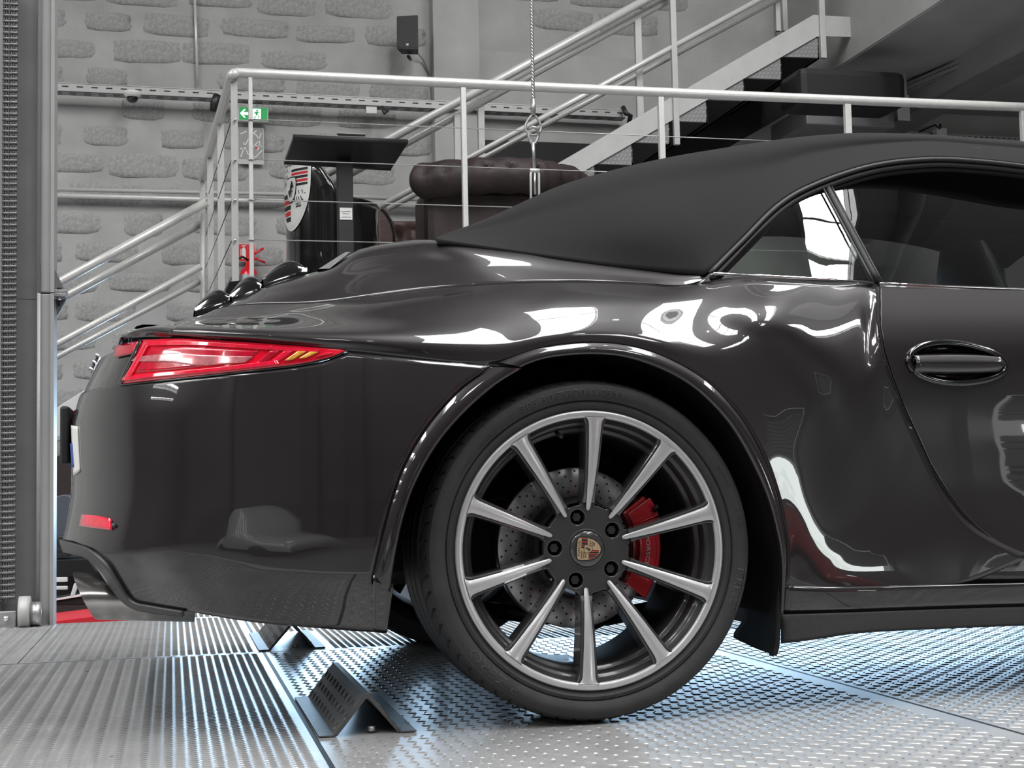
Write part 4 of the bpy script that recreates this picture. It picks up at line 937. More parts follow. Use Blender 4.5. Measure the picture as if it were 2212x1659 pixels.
# ---- upper flight
SY = 5.78
us = empty('upper_staircase', tuple(at(1300, 560, SY)), 'pale steel staircase with tread-plate steps climbing to the upper right', 'staircase')
tubes('handrail', us, [(688, 384, 1560, -90, SY, .0275), (705, 403, 1580, -74, SY+.1, .0255), (818, 448, 1760, -66, SY, .0190), (838, 452, 1790, -60, SY+.1, .0165)])
for (p0, p1, yt, yb, Y, m) in ((981, 994, 246, 345, SY+.05, LTPAINT), (1032, 1046, 210, 345, SY+.1, LTPAINT), (1371, 1385, 27, 262, SY+.08, LTPAINT), (1446, 1458, -60, 311, SY-.02, LTPAINT), (1766, 1778, -90, 124, SY-.02, LTPAINT), (1673, 1683, -60, 66, SY+.1, LTPAINT), (1688, 1698, -60, 66, SY+.4, LTPAINT)):
    a = at(p0, yt, Y); b = at(p1, yb, Y); c = at(p1, yt, Y); R_(MB().box(a[0], c[0], Y, Y+.03, at(p0, yb, Y)[2], a[2]), 'post', m, us, bevel=.002)
tp_ = [(1190, 361.5), (1757, 32), (1842, 37), (1842, 80), (1776, 78), (1765, 79), (1565, 194), (1400, 290), (1190, 411)]
P3 = [at(x, y, SY) for x, y in tp_]; n = len(P3)
for yy_, nm in ((0, 'stringer'),):
    mb = MB().add([tuple(p) for p in P3]+[(p[0], p[1]+.012, p[2]) for p in P3], [tuple(range(n)), tuple(range(2*n-1, n-1, -1))]+[(i, (i+1) % n, n+(i+1) % n, n+i) for i in range(n)])
    R_(mb, nm, LTPAINT, us)
# saw-tooth step sides and the dark steps behind them
sx, sy_ = -80.5, 46.3
for k in range(8):
    A_ = (1766+sx*k, 79+sy_*k-2); B_ = (1766+sx*k+1, 124+sy_*k+1); C_ = (1692+sx*k-4, 121+sy_*k+1)
    T3 = [at(x, y, SY+.014) for x, y in ((A_[0], A_[1]-8), B_, C_)]
    R_(MB().add([tuple(p) for p in T3]+[(p[0], p[1]+.02, p[2]) for p in T3], [(0, 1, 2), (5, 4, 3), (0, 3, 4, 1), (1, 4, 5, 2), (2, 5, 3, 0)]), 'step_side', CHOCKM if 0 else GREYPAINT, us)
    R_(MB().box(T3[2][0], T3[1][0]+.02, SY+.036, SY+.95, T3[1][2], T3[1][2]+.02), 'tread', BLACKSH, us)
    R_(MB().box(T3[1][0]+.0, T3[1][0]+.018, SY+.036, SY+.95, T3[1][2], T3[0][2]), 'riser', BLACKSH, us)
    # raised pattern on the step side
    t_ = MB()
    for i in range(9):
        for j in range(6):
            u, v = (i+.5*(j % 2)+.4)/9., (j+.5)/6.
            if u < v+.05 and u > 0: 
                pass
            xx = C_[0]+(B_[0]-C_[0])*u; yy2 = B_[1]-(B_[1]-A_[1]+4)*v
            if u-.08 < v: continue
            q = at(xx, yy2, SY+.0135); t_.beam(q+np.array([-.007, 0, -.005]), q+np.array([.007, 0, .007]), .003, .002, (0, -1, 0))
    if t_.v: tag(R_(t_, 'raised_treads', LTPAINT, us), kind='stuff')
dk_ = [(1300, 400), (1433, 327), (1734, 153), (1792, 153), (1742, 222), (1558, 327), (1420, 405)]
P3 = [at(x, y, SY+.96) for x, y in dk_]; n = len(P3)
R_(MB().add([tuple(p) for p in P3]+[(p[0], p[1]+.05, p[2]) for p in P3], [tuple(range(n)), tuple(range(2*n-1, n-1, -1))]+[(i, (i+1) % n, n+(i+1) % n, n+i) for i in range(n)]), 'stringer', BLACKSH, us)['label'] = 'black far-side stringer'
R_(MB().tube([at(1433, 325, SY+.95), at(1734, 151, SY+.95)], .006, 6), 'stringer_edge', DKSTEEL, us)
# ---- slab above, its soffit, beam
xs_ = at(1840, 80, SY)[0]; zb_ = at(1842, 128, SY)[2]
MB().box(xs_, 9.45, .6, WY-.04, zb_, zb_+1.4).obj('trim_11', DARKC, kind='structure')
MB().box(xs_-.006, xs_+.002, .6, WY-.04, zb_+.01, zb_+1.38).obj('trim_12', SMOOTHC, kind='structure')
bx = (atz(2212, 112, zb_-.20)[0]+atz(2020, 215, zb_-.20)[0])/2; 
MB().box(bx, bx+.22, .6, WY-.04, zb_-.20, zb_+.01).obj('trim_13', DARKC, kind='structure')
MB().box(bx-.012, bx+.232, .6, WY-.04, zb_-.222, zb_-.198).obj('trim_14', GREYPAINT, kind='structure')
# duct boxes under the slab
def wbox(name, x0, y0, x1, y1, Y, D_, m, label, cat, bev=.01, **k):
    a = at(x0, (y0+y1)/2, Y); b = at(x1, (y0+y1)/2, Y); xm = (x0+x1)/2; zt, zb = at(xm, y0, Y)[2], at(xm, y1, Y)[2]
    mb = MB().box(-(b[0]-a[0])/2, (b[0]-a[0])/2, 0, D_, 0, zt-zb); o = mb.obj(name, m, bevel=bev, label=label, cat=cat, **k); o.location = ((a[0]+b[0])/2, Y, zb); return o
def _h(): pass
o = wbox('air_duct', 1728, 147, 1960, 226, 5.42, .34, BLACKSH, 'black box duct with rounded edges under the upper slab', 'duct', .05)
o = wbox('grey_duct', 1742, 229, 1933, 272, 6.1, .6, GREYPAINT, 'dark grey duct box below the black one', 'duct', .01)
# ---- cable trays
def tray(name, a, b, h, label, slots=40, cat='cable tray', depth=.10):
    a, b = np.array(a), np.array(b); L = np.linalg.norm(b-a); d = (b-a)/L; t = empty(name, tuple(a), label, cat); up = np.array([0, 0, 1.]); n = np.cross(d, up)
    if n[1] > 0 and abs(d[0]) > .5: n = -n
    if abs(d[0]) <= .5 and n[0] > 0: n = -n
    def Q(u, v, w): return d*u+up*v+n*w
    mb = MB(); mb.beam(Q(0, 0, 0), Q(L, 0, 0), .004, h, up); mb.obj('side_rail', LTPAINT, t)
    mb = MB(); mb.beam(Q(0, h/2, -.006), Q(L, h/2, -.006), .016, .006, up); mb.obj('top_lip', RAILPAINT, t)
    mb = MB(); mb.beam(Q(0, -h/2, -depth/2), Q(L, -h/2, -depth/2), depth, .003, up); mb.obj('tray_floor', GREYPAINT, t)
    s1 = MB(); s2 = MB(); p_ = L/slots
    for k in range(slots):
        c = (k+.5)*p_; s1.beam(Q(c-p_*.22, .004, .0025), Q(c+p_*.22, .004, .0025), .001, h*.16, up)
        for w in (-.03, -.07): s2.beam(Q(c-p_*.25, -h/2-.002, w), Q(c+p_*.25, -h/2-.002, w), .016, .001, up)
    tag(s1.obj('slot', BLACKP, t), kind='stuff'); tag(s2.obj('slot', RAILPAINT, t), kind='stuff'); return t
TZ = at(115, 186, 6.84)
tray('cable_tray', at(60, 184, 6.84), at(1352, 246, 6.84), .052, 'long white perforated cable tray along the block wall', 44)
tray('cable_tray', at(1733, 281, 6.84), at(2330, 307, 6.84), .045, 'perforated cable tray at the right, above the soft top', 48)
tray('cable_tray', atz(2260, 60, zb_-.05), atz(1945, 192, zb_-.05), .05, 'perforated cable tray hung under the slab at upper right', 70)
t = wbox('junction_box', 2024, 276, 2046, 300, 6.75, .06, WHITE, 'square white box on the right-hand cable tray', 'junction box', .004)
MB().tube([(0, .02, at(2030, 276, 6.75)[2]-t.location[2]), (0, .02, .12)], .008, 8).obj('cable_gland', BLACKP, t)
wbox('junction_box', 791, 226, 814, 245, 6.85, .06, WHITE, 'small white box hanging under the long cable tray', 'junction box', .004)
wbox('perforated_bracket', 1939, 205, 1965, 260, 6.0, .004, LTPAINT, 'perforated steel bracket hanging below the slab beam', 'bracket', 0)
bk = bpy.data.objects['perforated_bracket']; MB().box(-.03, .03, -.002, .003, .1, zb_-bk.location[2]+.004).obj('hanger_strap', LTPAINT, bk)
# ---- conduits on the wall
def conduit(pts, r, label, m=RAILPAINT, cat='pipe'):
    P_ = [at(*p) for p in pts]; b = P_[0]; o = MB().tube([p-b for p in P_], r, 10).obj('wall_conduit', m, label=label, cat=cat); o.location = tuple(b); return o
conduit([(420, -30, 6.97), (427, 186, 6.97)], .010, 'thin white vertical conduit running down to the cable tray')
conduit([(40, 420, 6.93), (640, 436, 6.93), (930, 446, 6.93)], .017, 'lower of two horizontal pipes along the wall')
conduit([(40, 407, 6.93), (640, 420, 6.93), (930, 432, 6.93)], .014, 'upper of two horizontal pipes along the wall', LTPAINT)
conduit([(900, 112, 6.93), (915, 130, 6.97), (930, 165, 6.98), (934, 215, 6.98), (938, 330, 6.98)], .006, 'thin cable dropping from the wall speaker', GREYPAINT, 'cable')
conduit([(470, 205, 6.8), (463, 222, 6.8), (462, 240, 6.82)], .028, 'dark bundle of cables below the tray, left of the railing corner', DKSTEEL, 'cables')
conduit([(1346, 232, 6.8), (1352, 245, 6.76), (1362, 250, 6.78), (1358, 270, 6.8)], .018, 'dark coil of cable at the right end of the long tray', DKSTEEL, 'cables')
conduit([(826, 232, 6.8), (832, 245, 6.76), (836, 238, 6.8)], .016, 'small dark cable loop beside the hanging box', DKSTEEL, 'cables')
conduit([(1985, 285, 6.8), (2010, 274, 6.76), (2020, 270, 6.72), (2030, 278, 6.75)], .007, 'black cable curving into the square box on the right', BLACKP, 'cable')
# ---- dome camera
p = at(286, 208, 6.80); t = empty('dome_camera', tuple(p), 'small dome camera with dark globe under the cable tray', 'camera')
MB().lathe([(.0, .03), (.055, .03), (.058, .02), (.05, .0), (.04, -.008)], 32, axis='Z').obj('camera_base', WHITE, t)
MB().lathe([(.04, -.006), (.038, -.02), (.03, -.035), (.016, -.044), (.0005, -.047)], 32, axis='Z').obj('dome', GLOSSBLK, t)
# ---- speaker
p = at(880, 70, 6.70); t = empty('wall_speaker', tuple(p), 'charcoal box speaker high on the block wall', 'speaker'); t.rotation_euler = (radians(-6), 0, radians(-14))
hw, hh = .075, .130
MB().add([(-hw, 0, -hh*.92), (hw, 0, -hh), (hw, 0, hh), (-hw, 0, hh*.96), (-hw*.7, .13, -hh*.8), (hw*.85, .13, -hh*.85), (hw*.85, .13, hh*.9), (-hw*.7, .13, hh*.85)], [(0, 1, 2, 3), (7, 6, 5, 4), (0, 4, 5, 1), (1, 5, 6, 2), (2, 6, 7, 3), (3, 7, 4, 0)]).obj('cabinet', mat('charcoal_plastic', (.05, .05, .052), .6), t, bevel=.008)
MB().add([(-hw*.9, -.003, -hh*.85), (hw*.9, -.003, -hh*.88), (hw*.9, -.003, hh*.9), (-hw*.9, -.003, hh*.88)], [(0, 1, 2, 3)]).obj('grille', mat('charcoal_cloth', (.06, .06, .062), .8, bump=.4, bscale=500), t)
MB().box(-.008, .008, -.005, -.003, -hh*.75, -hh*.75+.014).obj('badge', STEEL, t); MB().tube([(0, .06, -hh-.02), (0, .12, -hh), (0, .25, -hh+.04)], .012, 8).obj('wall_mount', BLACKP, t)
# ---- exit sign
def flat(parent, o, ax, ay, nm, polys, m, lift=.001):
    o, ax, ay = [np.array(q, float) for q in (o, ax, ay)]; n = np.cross(ax, ay); n /= np.linalg.norm(n)
    return poly_obj(nm, polys, lambda x, y, l: o+ax*x+ay*y+n*l, lift, m, parent)
p = at(547, 246, 6.90); t = empty('exit_sign', tuple(p), 'lit green exit sign with arrow and running figure', 'sign')
MB().box(-.102, .102, 0, .05, -.050, .050).obj('sign_case', WHITE, t, bevel=.004)
rc = lambda x0, y0, x1, y1: [(x0, y0), (x1, y0), (x1, y1), (x0, y1)]
F0 = ((0, -.001, 0), (1, 0, 0), (0, 0, 1))
flat(t, *F0, 'sign_face', [rc(-.096, -.044, .096, .044)], GREENE, .001)
flat(t, *F0, 'arrow', [[(-.090, .0), (-.062, .030), (-.050, .030), (-.066, .010), (-.030, .010), (-.030, -.010), (-.066, -.010), (-.050, -.030), (-.062, -.030)]], WHITEE, .002)
flat(t, *F0, 'doorway', [rc(-.005, -.036, .052, .036)], WHITEE, .002)
man = [[(.027+.007*cos(a), .024+.007*sin(a)) for a in np.linspace(0, 2*pi, 9)[:-1]], [(.014, .015), (.030, .016), (.034, .010), (.026, -.006), (.016, -.004)], [(.016, .013), (.004, .006), (.006, .002), (.018, .008)], [(.030, .014), (.040, .004), (.044, .008), (.034, .016)],
       [(.017, -.004), (.024, -.004), (.018, -.018), (.002, -.022), (.002, -.027), (.020, -.023)], [(.020, -.004), (.028, -.005), (.036, -.016), (.034, -.032), (.040, -.032), (.042, -.016), (.030, -.002)]]
flat(t, *F0, 'running_figure', man, GREENE, .003)
# ---- evacuation plan
p = at(542, 315, 6.96); t = empty('evacuation_plan', tuple(p), 'framed grey wall plan with white lines below the exit sign', 'poster')
MB().box(-.088, .088, 0, .008, -.128, .128).obj('plan_board', mat('pale_print', (.5, .5, .5), .5), t)
flat(t, *F0, 'plan_picture', [rc(-.082, -.092, .082, .124)], mat('mid_grey_print', (.30, .30, .30), .5), .001)
lines = []
for (xa, ya, xb, yb) in ((-.07, -.08, -.04, .0), (-.04, 0, -.01, .06), (-.01, .06, .04, .11), (-.05, .02, -.02, -.06), (-.02, -.06, .03, -.08), (.03, -.08, .075, -.03), (.0, -.02, .05, .03), (.05, .03, .07, .09), (-.07, .08, -.03, .1), (.02, .0, .075, .0), (-.075, -.02, -.03, -.03)):
    d = np.array([xb-xa, yb-ya]); d /= np.linalg.norm(d); n_ = np.array([-d[1], d[0]])*.0035; lines.append([(xa+n_[0], ya+n_[1]), (xa-n_[0], ya-n_[1]), (xb-n_[0], yb-n_[1]), (xb+n_[0], yb+n_[1])])
for a0 in range(-40, 60, 10):
    lines.append([(-.02+.075*cos(radians(a0)), .02+.075*sin(radians(a0))), (-.02+.083*cos(radians(a0)), .02+.083*sin(radians(a0))), (-.02+.083*cos(radians(a0+9)), .02+.083*sin(radians(a0+9))), (-.02+.075*cos(radians(a0+9)), .02+.075*sin(radians(a0+9)))])
flat(t, *F0, 'plan_lines', lines, WHITEP, .002); flat(t, *F0, 'plan_dot', [[(.035+.008*cos(a), -.015+.008*sin(a)) for a in np.linspace(0, 2*pi, 9)[:-1]]], REDP, .003)
# ---- extinguisher sign and extinguisher
p = at(533, 546, 6.96); t = empty('extinguisher_sign', tuple(p), 'red fire extinguisher sign with white pictogram', 'sign')
MB().box(-.057, .057, 0, .006, -.062, .062).obj('sign_board', WHITEP, t); flat(t, *F0, 'sign_face', [rc(-.053, -.058, .053, .058)], REDP, .001)
flat(t, *F0, 'pictogram', [rc(-.034, -.045, -.006, .018), [(-.034, .018), (-.006, .018), (-.012, .032), (-.028, .032)], rc(-.024, .032, -.016, .042), [(-.034, .042), (-.004, .046), (-.004, .052), (-.034, .048)], [(-.036, .03), (-.042, .02), (-.042, -.02), (-.038, -.02), (-.038, .02)]], WHITEP, .002)
p = at(537, 600, 6.933); t = empty('fire_extinguisher', (p[0], p[1], p[2]-.30), 'red fire extinguisher with silver label on the wall', 'extinguisher')
MB().lathe([(.0, 0), (.058, .0), (.062, .02), (.062, .31), (.056, .345), (.035, .37), (.022, .38), (.02, .41), (.0, .415)], 32, axis='Z').obj('bottle', RED, t)
MB().lathe([(.063, .06), (.063, .315)], 32, axis='Z').obj('label_wrap', STEEL, t); MB().lathe([(.0635, .255), (.0635, .275)], 32, axis='Z').obj('label_band', REDP, t)
MB().tube([(0, 0, .40), (.02, -.02, .45), (.10, -.03, .50)], .009, 8).obj('lever', RED, t); MB().tube([(0, 0, .41), (.05, -.02, .43), (.11, -.03, .40)], .008, 8).obj('handle', RED, t)
MB().tube([(0, 0, .42), (-.04, -.02, .44), (-.08, -.02, .42), (-.085, -.02, .1)], .009, 8).obj('hose', BLACKP, t)
# ---- lectern
p = at(745, 540, 5.0); t = empty('lectern', (p[0], 5.0, FZ), 'black lectern with tilted top in front of the drum chair', 'lectern'); B0 = np.array(t.location)
a = at(729, 400, 5.0); b = at(762, 400, 5.0); zt = at(745, 350, 5.0)[2]
R_(MB().box(a[0], b[0], 4.98, 5.06, FZ+.02, zt), 'post', MATTEBLK, t, bevel=.004); R_(MB().box(a[0]-.2, b[0]+.2, 4.85, 5.25, FZ, FZ+.02), 'base', MATTEBLK, t, bevel=.004)
q = [at(633, 300, 4.82), at(881, 311, 4.82), at(845, 367, 5.12), at(613, 354, 5.12)]; nn = np.cross(q[1]-q[0], q[3]-q[0]); nn /= np.linalg.norm(nn); nn = nn if nn[2] > 0 else -nn
R_(MB().add([tuple(x) for x in q]+[tuple(x+nn*.02) for x in q], [(0, 1, 2, 3), (7, 6, 5, 4), (0, 4, 5, 1), (1, 5, 6, 2), (2, 6, 7, 3), (3, 7, 4, 0)]), 'lectern_top', mat('satin_black', (.028, .026, .027), .3, 0, .3), t, bevel=.005)
R_(MB().tube([q[0]+nn*.012, q[1]+nn*.012], .0145, 12), 'front_edge', MATTEBLK, t)
R_(MB().tube([q[3]+nn*.005+(q[0]-q[3])*.02, q[2]+nn*.005], .010, 10), 'rear_edge', MATTEBLK, t)
R_(MB().box(*(lambda u, v: (u[0], v[0]))(at(734, 460, 4.978), at(761, 460, 4.978)), 4.976, 4.98, at(748, 475, 4.98)[2], at(748, 449, 4.98)[2]), 'sticker', WHITEP, t, bevel=.001)
sq = []
for (yy2, x0, x1) in ((457, 737, 758), (462, 740, 755), (469, 738, 758)):
    for k in range(int((x1-x0)/2)):
        xx = x0+k*2; u, v = at(xx, yy2+random.uniform(-1.2, .6), 4.975), at(xx+1.6, yy2+random.uniform(-.6, 1.2), 4.975); sq.append((u, v))
mb = MB()
for u, v in sq: mb.beam(u, v, .001, .0018, (0, 0, 1))
R_(mb, 'sticker_handwriting', BLACKP, t)
o = MB().add([(0, 0, 0), (.16, 0, 0), (.17, .1, .012), (0.02, .1, .012)], [(0, 1, 2, 3)]).obj('paper_sheet', WHITEP, label='white paper lying on the lectern top', cat='paper', solid=.002); o.location = tuple(at(727, 298, 4.84)+nn*.03)
# ---- drum chair
DY = 5.66; dl = at(616, 480, DY); dr = at(818, 480, DY); rad_ = (dr[0]-dl[0])/2; dc = np.array([(dl[0]+dr[0])/2, DY, FZ])
t = empty('drum_armchair', tuple(dc), 'black oil-drum armchair with a striped shield emblem behind the lectern', 'armchair')
zt_hi = at(660, 346, DY-rad_)[2]-FZ; zt_lo = at(780, 430, DY-rad_)[2]-FZ
def dtop(a):        # wall height round the drum, high on the left, cut down to an armrest on the right
    x = cos(a)*rad_; px = 717+x/rad_*101
    hi = np.interp(px, [600, 672, 685, 697, 709, 722, 830], [zt_hi, zt_hi, zt_hi-.035, zt_hi-.085, zt_hi-.13, zt_lo+.01, zt_lo]); return float(hi)
G = []; rim = []
for k in range(129):
    a = 2*pi*k/128; col = []
    T_ = dtop(a)
    for j in range(25):
        z = T_*j/24.; zz = z/.9; rb = 0
        for zc_ in (.36, .62): rb += .010*math.exp(-((z-zc_*.9)/.014)**2)
        col.append(np.array([(rad_-.008+rb)*cos(a), (rad_-.008+rb)*sin(a), z]))
    G.append(col); rim.append(col[-1])
fixn(MB().grid(G).obj('drum_shell', mat('gloss_black_drum', (.012, .012, .012), .12, .1, .8), t, solid=.006))
MB().tube(rim[:-1], .008, 8, closed=True).obj('rolled_rim', GLOSSBLK, t)
MB().lathe([(.0, .42), (rad_-.03, .42), (rad_-.02, .36), (rad_-.02, .1)], 48, axis='Z').obj('seat_cushion', LEATHER, t)
G = [[np.array([(rad_-.03)*cos(a), (rad_-.03)*sin(a), .42+(dtop(a)-.44)*j/5]) for j in range(6)] for a in np.linspace(0, 2*pi, 60)]
MB().grid(G).obj('padded_lining', LEATHER, t)
# emblem wrapped on the drum
ec = -2.68; es_ = .0072
def onDrum(x, y, l): a = ec+x*es_*.92/rad_; rr = rad_+.0015+.0012*l; return np.array([rr*cos(a), rr*sin(a), at(640, 408, DY-rad_*.5)[2]-FZ+y*.0088])
shield(t, onDrum, 'emblem', WHITEP, cut=8)
# second drum chair seen through the door glass
# bright lit shield emblem chair at right
dc2 = at(2075, 560, 6.3)
t = empty('drum_armchair', (dc2[0], 6.3, FZ), 'black oil-drum armchair seen through the door glass', 'armchair')
G = []; 
for k in range(97):
    a = 2*pi*k/96; T_ = .90 if cos(a) < .2 else .72; G.append([np.array([(.30+.010*sum(math.exp(-((T_*j/20.-zc_)/.014)**2) for zc_ in (.3, .56)))*cos(a), .30*sin(a), T_*j/20.]) for j in range(21)])
fixn(MB().grid(G).obj('drum_shell', MATS['gloss_black_drum'], t, solid=.006)); MB().tube([g[-1] for g in G[:-1]], .008, 8, closed=True).obj('rolled_rim', GLOSSBLK, t)
MB().lathe([(.0, .42), (.27, .42), (.28, .3)], 40, axis='Z').obj('seat_cushion', RED, t)
ec2 = -2.52; es2 = .0032
def onD2(x, y, l): a = ec2+x*es2/.30; rr = .302+.0012*l; return np.array([rr*cos(a), rr*sin(a), .70+y*es2])
b_ = poly_obj('emblem_border', strips(shield_outline(1.05), 8), onD2, 0, WHITEP, t); poly_obj('emblem_field', strips(shield_outline(.95), 8), onD2, 1, BLACKP, b_)
bull = [[(-10, -2), (-4, 4), (5, 5), (9, 1), (6, -3), (-2, -2)], [(-10, -2), (-13, 2), (-12, -6), (-9, -5)], [(5, 5), (9, 8), (10, 4), (9, 1)], [(-6, -2), (-3, -2), (-6, -10), (-8, -10)], [(4, -2), (6, -3), (9, -10), (6, -9)], [(-9, 2), (-12, 8), (-9, 9), (-6, 3)]]
poly_obj('emblem_bull', bull, onD2, 2, WHITEP, b_)
# ---- leather chairs
def tuft(G, pts, depth=.018, rad=.05):
    for row in G:
        for i, p in enumerate(row):
            for q in pts:
                d = np.linalg.norm((p-q)*np.array([1, .6, 1])); p += (np.array([0, 1., 0])*depth*math.exp(-(d/rad)**2)*1.2)
    return G
p = at(1060, 500, 5.35); t = empty('tufted_armchair', (p[0], 5.35, FZ), 'dark oxblood tufted armchair seen from behind, with rolled back', 'armchair')
ra = .105
path = [at(896, 396, 5.32), at(925, 390, 5.26), at(1000, 382, 5.2), at(1080, 379, 5.2), at(1150, 381, 5.22), at(1190, 388, 5.32), at(1225, 396, 5.45), at(1255, 406, 5.6)]
pp = crom(path, 10); radii = [ra*(.55+.45*min(1, k/6.))*(1+.035*cos(2*pi*k/8.)) if k < 60 else ra*(1-.02*(k-60))*(1+.06*cos(2*pi*k/4.)) for k in range(len(pp))]
mb = MB().tube(pp, [max(.03, r) for r in radii], 48)
bt2 = [at(x, y, Y) for x, y, Y in ((914, 371, 5.19), (960, 366, 5.14), (1005, 352, 5.14), (1053, 353, 5.10), (1107, 351, 5.10), (1165, 353, 5.12), (1182, 366, 5.22), (1206, 372, 5.36), (1228, 382, 5.44), (1246, 392, 5.52))]
lo2 = [at(x, y, Y) for x, y, Y in ((985, 415, 5.12), (1080, 415, 5.1), (1160, 415, 5.14))]
vv = []
for v in mb.v:
    v = np.array(v); c = min(pp, key=lambda q: np.linalg.norm(q-v)); inw = (c-v)/(np.linalg.norm(c-v)+1e-9); k_ = 0
    for q in bt2:
        d = v-q; k_ += .030*math.exp(-(np.linalg.norm(d)/.028)**2)+.012*math.exp(-(d[0]/.012)**2-(max(0, abs(d[2]+.05)-.05)/.03)**2)
    vv.append(tuple(v+inw*min(.034, k_)))
mb.v = vv
R_(mb, 'rolled_back', LEATHER, t)
for q in bt2[:7]: R_(MB().lathe([(.0, -.008), (.008, -.006), (.011, .0), (.008, .008)], 12, tuple(q+np.array([0, .012, -.004]))), 'button', LEATHER2, t)
a = at(921, 480, 5.26); b = at(1150, 480, 5.26); 
R_(MB().box(a[0], b[0]+.25, 5.28, 5.68, FZ+.12, at(1000, 405, 5.3)[2]), 'body', LEATHER, t, bevel=.05)
for dx in (.06, .7): R_(MB().tube([(a[0]+dx, 5.36, FZ), (a[0]+dx, 5.36, FZ+.14)], .022, 10), 'foot', DKBROWN, t)
p = at(835, 520, 6.0); t = empty('leather_tub_chair', (p[0], 6.0, FZ), 'small brown leather tub chair just right of the black drum', 'armchair')
G = []
for k in range(21):
    a = -pi*.55+pi*.75*k/20; x0 = at(826, 500, 5.9)[0]; G.append([np.array([x0+.02+.06*sin(a*.5+1), 5.78+.16*k/20., FZ+.3+(at(835, 447, 5.9)[2]-FZ-.3)*math.sin(min(1, (j/10.))*pi/2)*(1-.10*abs(k-10)/10.)]) for j in range(11)])
prof_ = [(826, 528), (852, 524), (851, 500), (845, 478), (833, 458), (823, 449), (822, 455), (824, 490)]
P3 = [at(x, y, 6.12) for x, y in prof_]; n = len(P3)
R_(MB().add([tuple(p_) for p_ in P3]+[(p_[0]+.02, p_[1]+.3, p_[2]) for p_ in P3], [tuple(range(n)), tuple(range(2*n-1, n-1, -1))]+[(i, (i+1) % n, n+(i+1) % n, n+i) for i in range(n)]), 'side_panel', LEATHER2, t, bevel=.01)
R_(MB().tube([at(x, y, 6.11) for x, y in ((823, 449), (833, 458), (845, 478), (851, 500), (852, 526))], .006, 8), 'piping', BLACKP, t)
x0, x1 = at(850, 500, 6.25)[0], at(935, 500, 6.25)[0]; zt = at(880, 478, 6.25)[2]
G = [[np.array([x0+(x1-x0)*i/30., 6.25, FZ+.2+(zt-FZ-.2)*j/24.]) for j in range(25)] for i in range(31)]
G = tuft(G, [at(x, y, 6.25) for x, y in ((893, 494), (858, 510), (925, 512), (893, 530))], .05, .045)
R_(MB().grid(G), 'tufted_seat_back', LEATHER2, t, solid=.02)
# ---- hanging wire rope with thimble and turnbuckle
p = at(1151, 215, 3.75); t = empty('wire_rope', tuple(p), 'hanging wire rope with thimble eye and turnbuckle in front of the railing', 'rope'); Y_ = 3.75
rp = []
for s_ in range(3):
    P_ = []
    for k in range(120):
        f = k/119.; a = f*70+s_*2*pi/3; q = at(1148+3.6*f, -20+240*f, Y_); P_.append(q+np.array([.0045*cos(a), .0045*sin(a), 0]))
    R_(MB().tube(P_, .0052, 6), 'strand', GALV, t)
R_(MB().tube([at(1151.5, 214, Y_), at(1152, 249, Y_)], .0125, 14), 'ferrule', STEEL, t)
R_(MB().tube(crom([at(1151, 247, Y_), at(1142, 257, Y_), at(1135, 272, Y_), at(1138, 286, Y_), at(1150, 292, Y_), at(1163, 289, Y_), at(1169, 275, Y_), at(1162, 258, Y_), at(1153, 247, Y_)], 5), .0062, 8), 'thimble_eye', GALV, t)
R_(MB().tube(crom([at(1144, 279, Y_-.01), at(1150, 275, Y_-.02), at(1159, 278, Y_-.02), at(1163, 290, Y_), at(1158, 306, Y_), at(1150, 310, Y_), at(1143, 300, Y_), at(1142, 288, Y_)], 5), .0072, 10, closed=False), 'shackle', STEEL, t)
R_(MB().tube([at(1151, 308, Y_), at(1153, 330, Y_), at(1154, 364, Y_)], [.010, .008, .008], 12), 'threaded_rod', STEEL, t)
for dx in (-8.5, 9): R_(MB().tube([at(1154+dx*.7, 366, Y_), at(1155+dx, 376, Y_), at(1156+dx, 480, Y_)], .0062, 8), 'turnbuckle_arm', RAILPAINT, t)
R_(MB().tube([at(1145, 368, Y_), at(1165, 369, Y_)], .011, 10), 'turnbuckle_head', RAILPAINT, t); R_(MB().tube([at(1155, 366, Y_), at(1156, 420, Y_)], .0065, 8), 'rod_end', STEEL, t)
# ---- low things seen in the gap at the left, under and beyond the bumper
LEG = [0]
def slabthing(name, poly, Y, D_, m, label, cat, bev=.004, leg=True):
    P3 = [at(x, y, Y) for x, y in poly]; c = np.mean(P3, axis=0); c[2] = min(p_[2] for p_ in P3); n = len(P3)
    o = MB().add([tuple(p_-c) for p_ in P3]+[tuple(p_-c+np.array([0, D_, 0])) for p_ in P3], [tuple(range(n)), tuple(range(2*n-1, n-1, -1))]+[(i, (i+1) % n, n+(i+1) % n, n+i) for i in range(n)]).obj(name, m, label=label, cat=cat, bevel=bev); fixn(o); o.location = tuple(c)
    if leg:
        LEG[0] += 1; q = at(30+(LEG[0]*17) % 75, poly[0][1], Y)-c; L_ = MB().tube([(q[0], D_/2, q[2]+.02), (q[0], D_/2, -1.2-c[2])], .02, 8).obj('support_leg', DKSTEEL, o)
    return o
slabthing('sloping_panel', [(40, 925), (116, 884), (250, 800), (250, 905), (150, 935), (116, 948), (40, 975)], 6.4, .3, WHITE, 'white sloping panel in the gap between column and bumper', 'panel')
slabthing('dark_board', [(60, 1010), (150, 975), (220, 990), (220, 1290), (116, 1290), (60, 1290)], 5.95, .05, DKBROWN, 'dark brown board standing behind the rear bumper', 'board')
slabthing('blue_grey_machine', [(40, 1090), (140, 1068), (260, 1110), (260, 1212), (40, 1212)], 5.3, .5, BLUEGREY, 'blue-grey machine body low behind the rear bumper', 'machine')
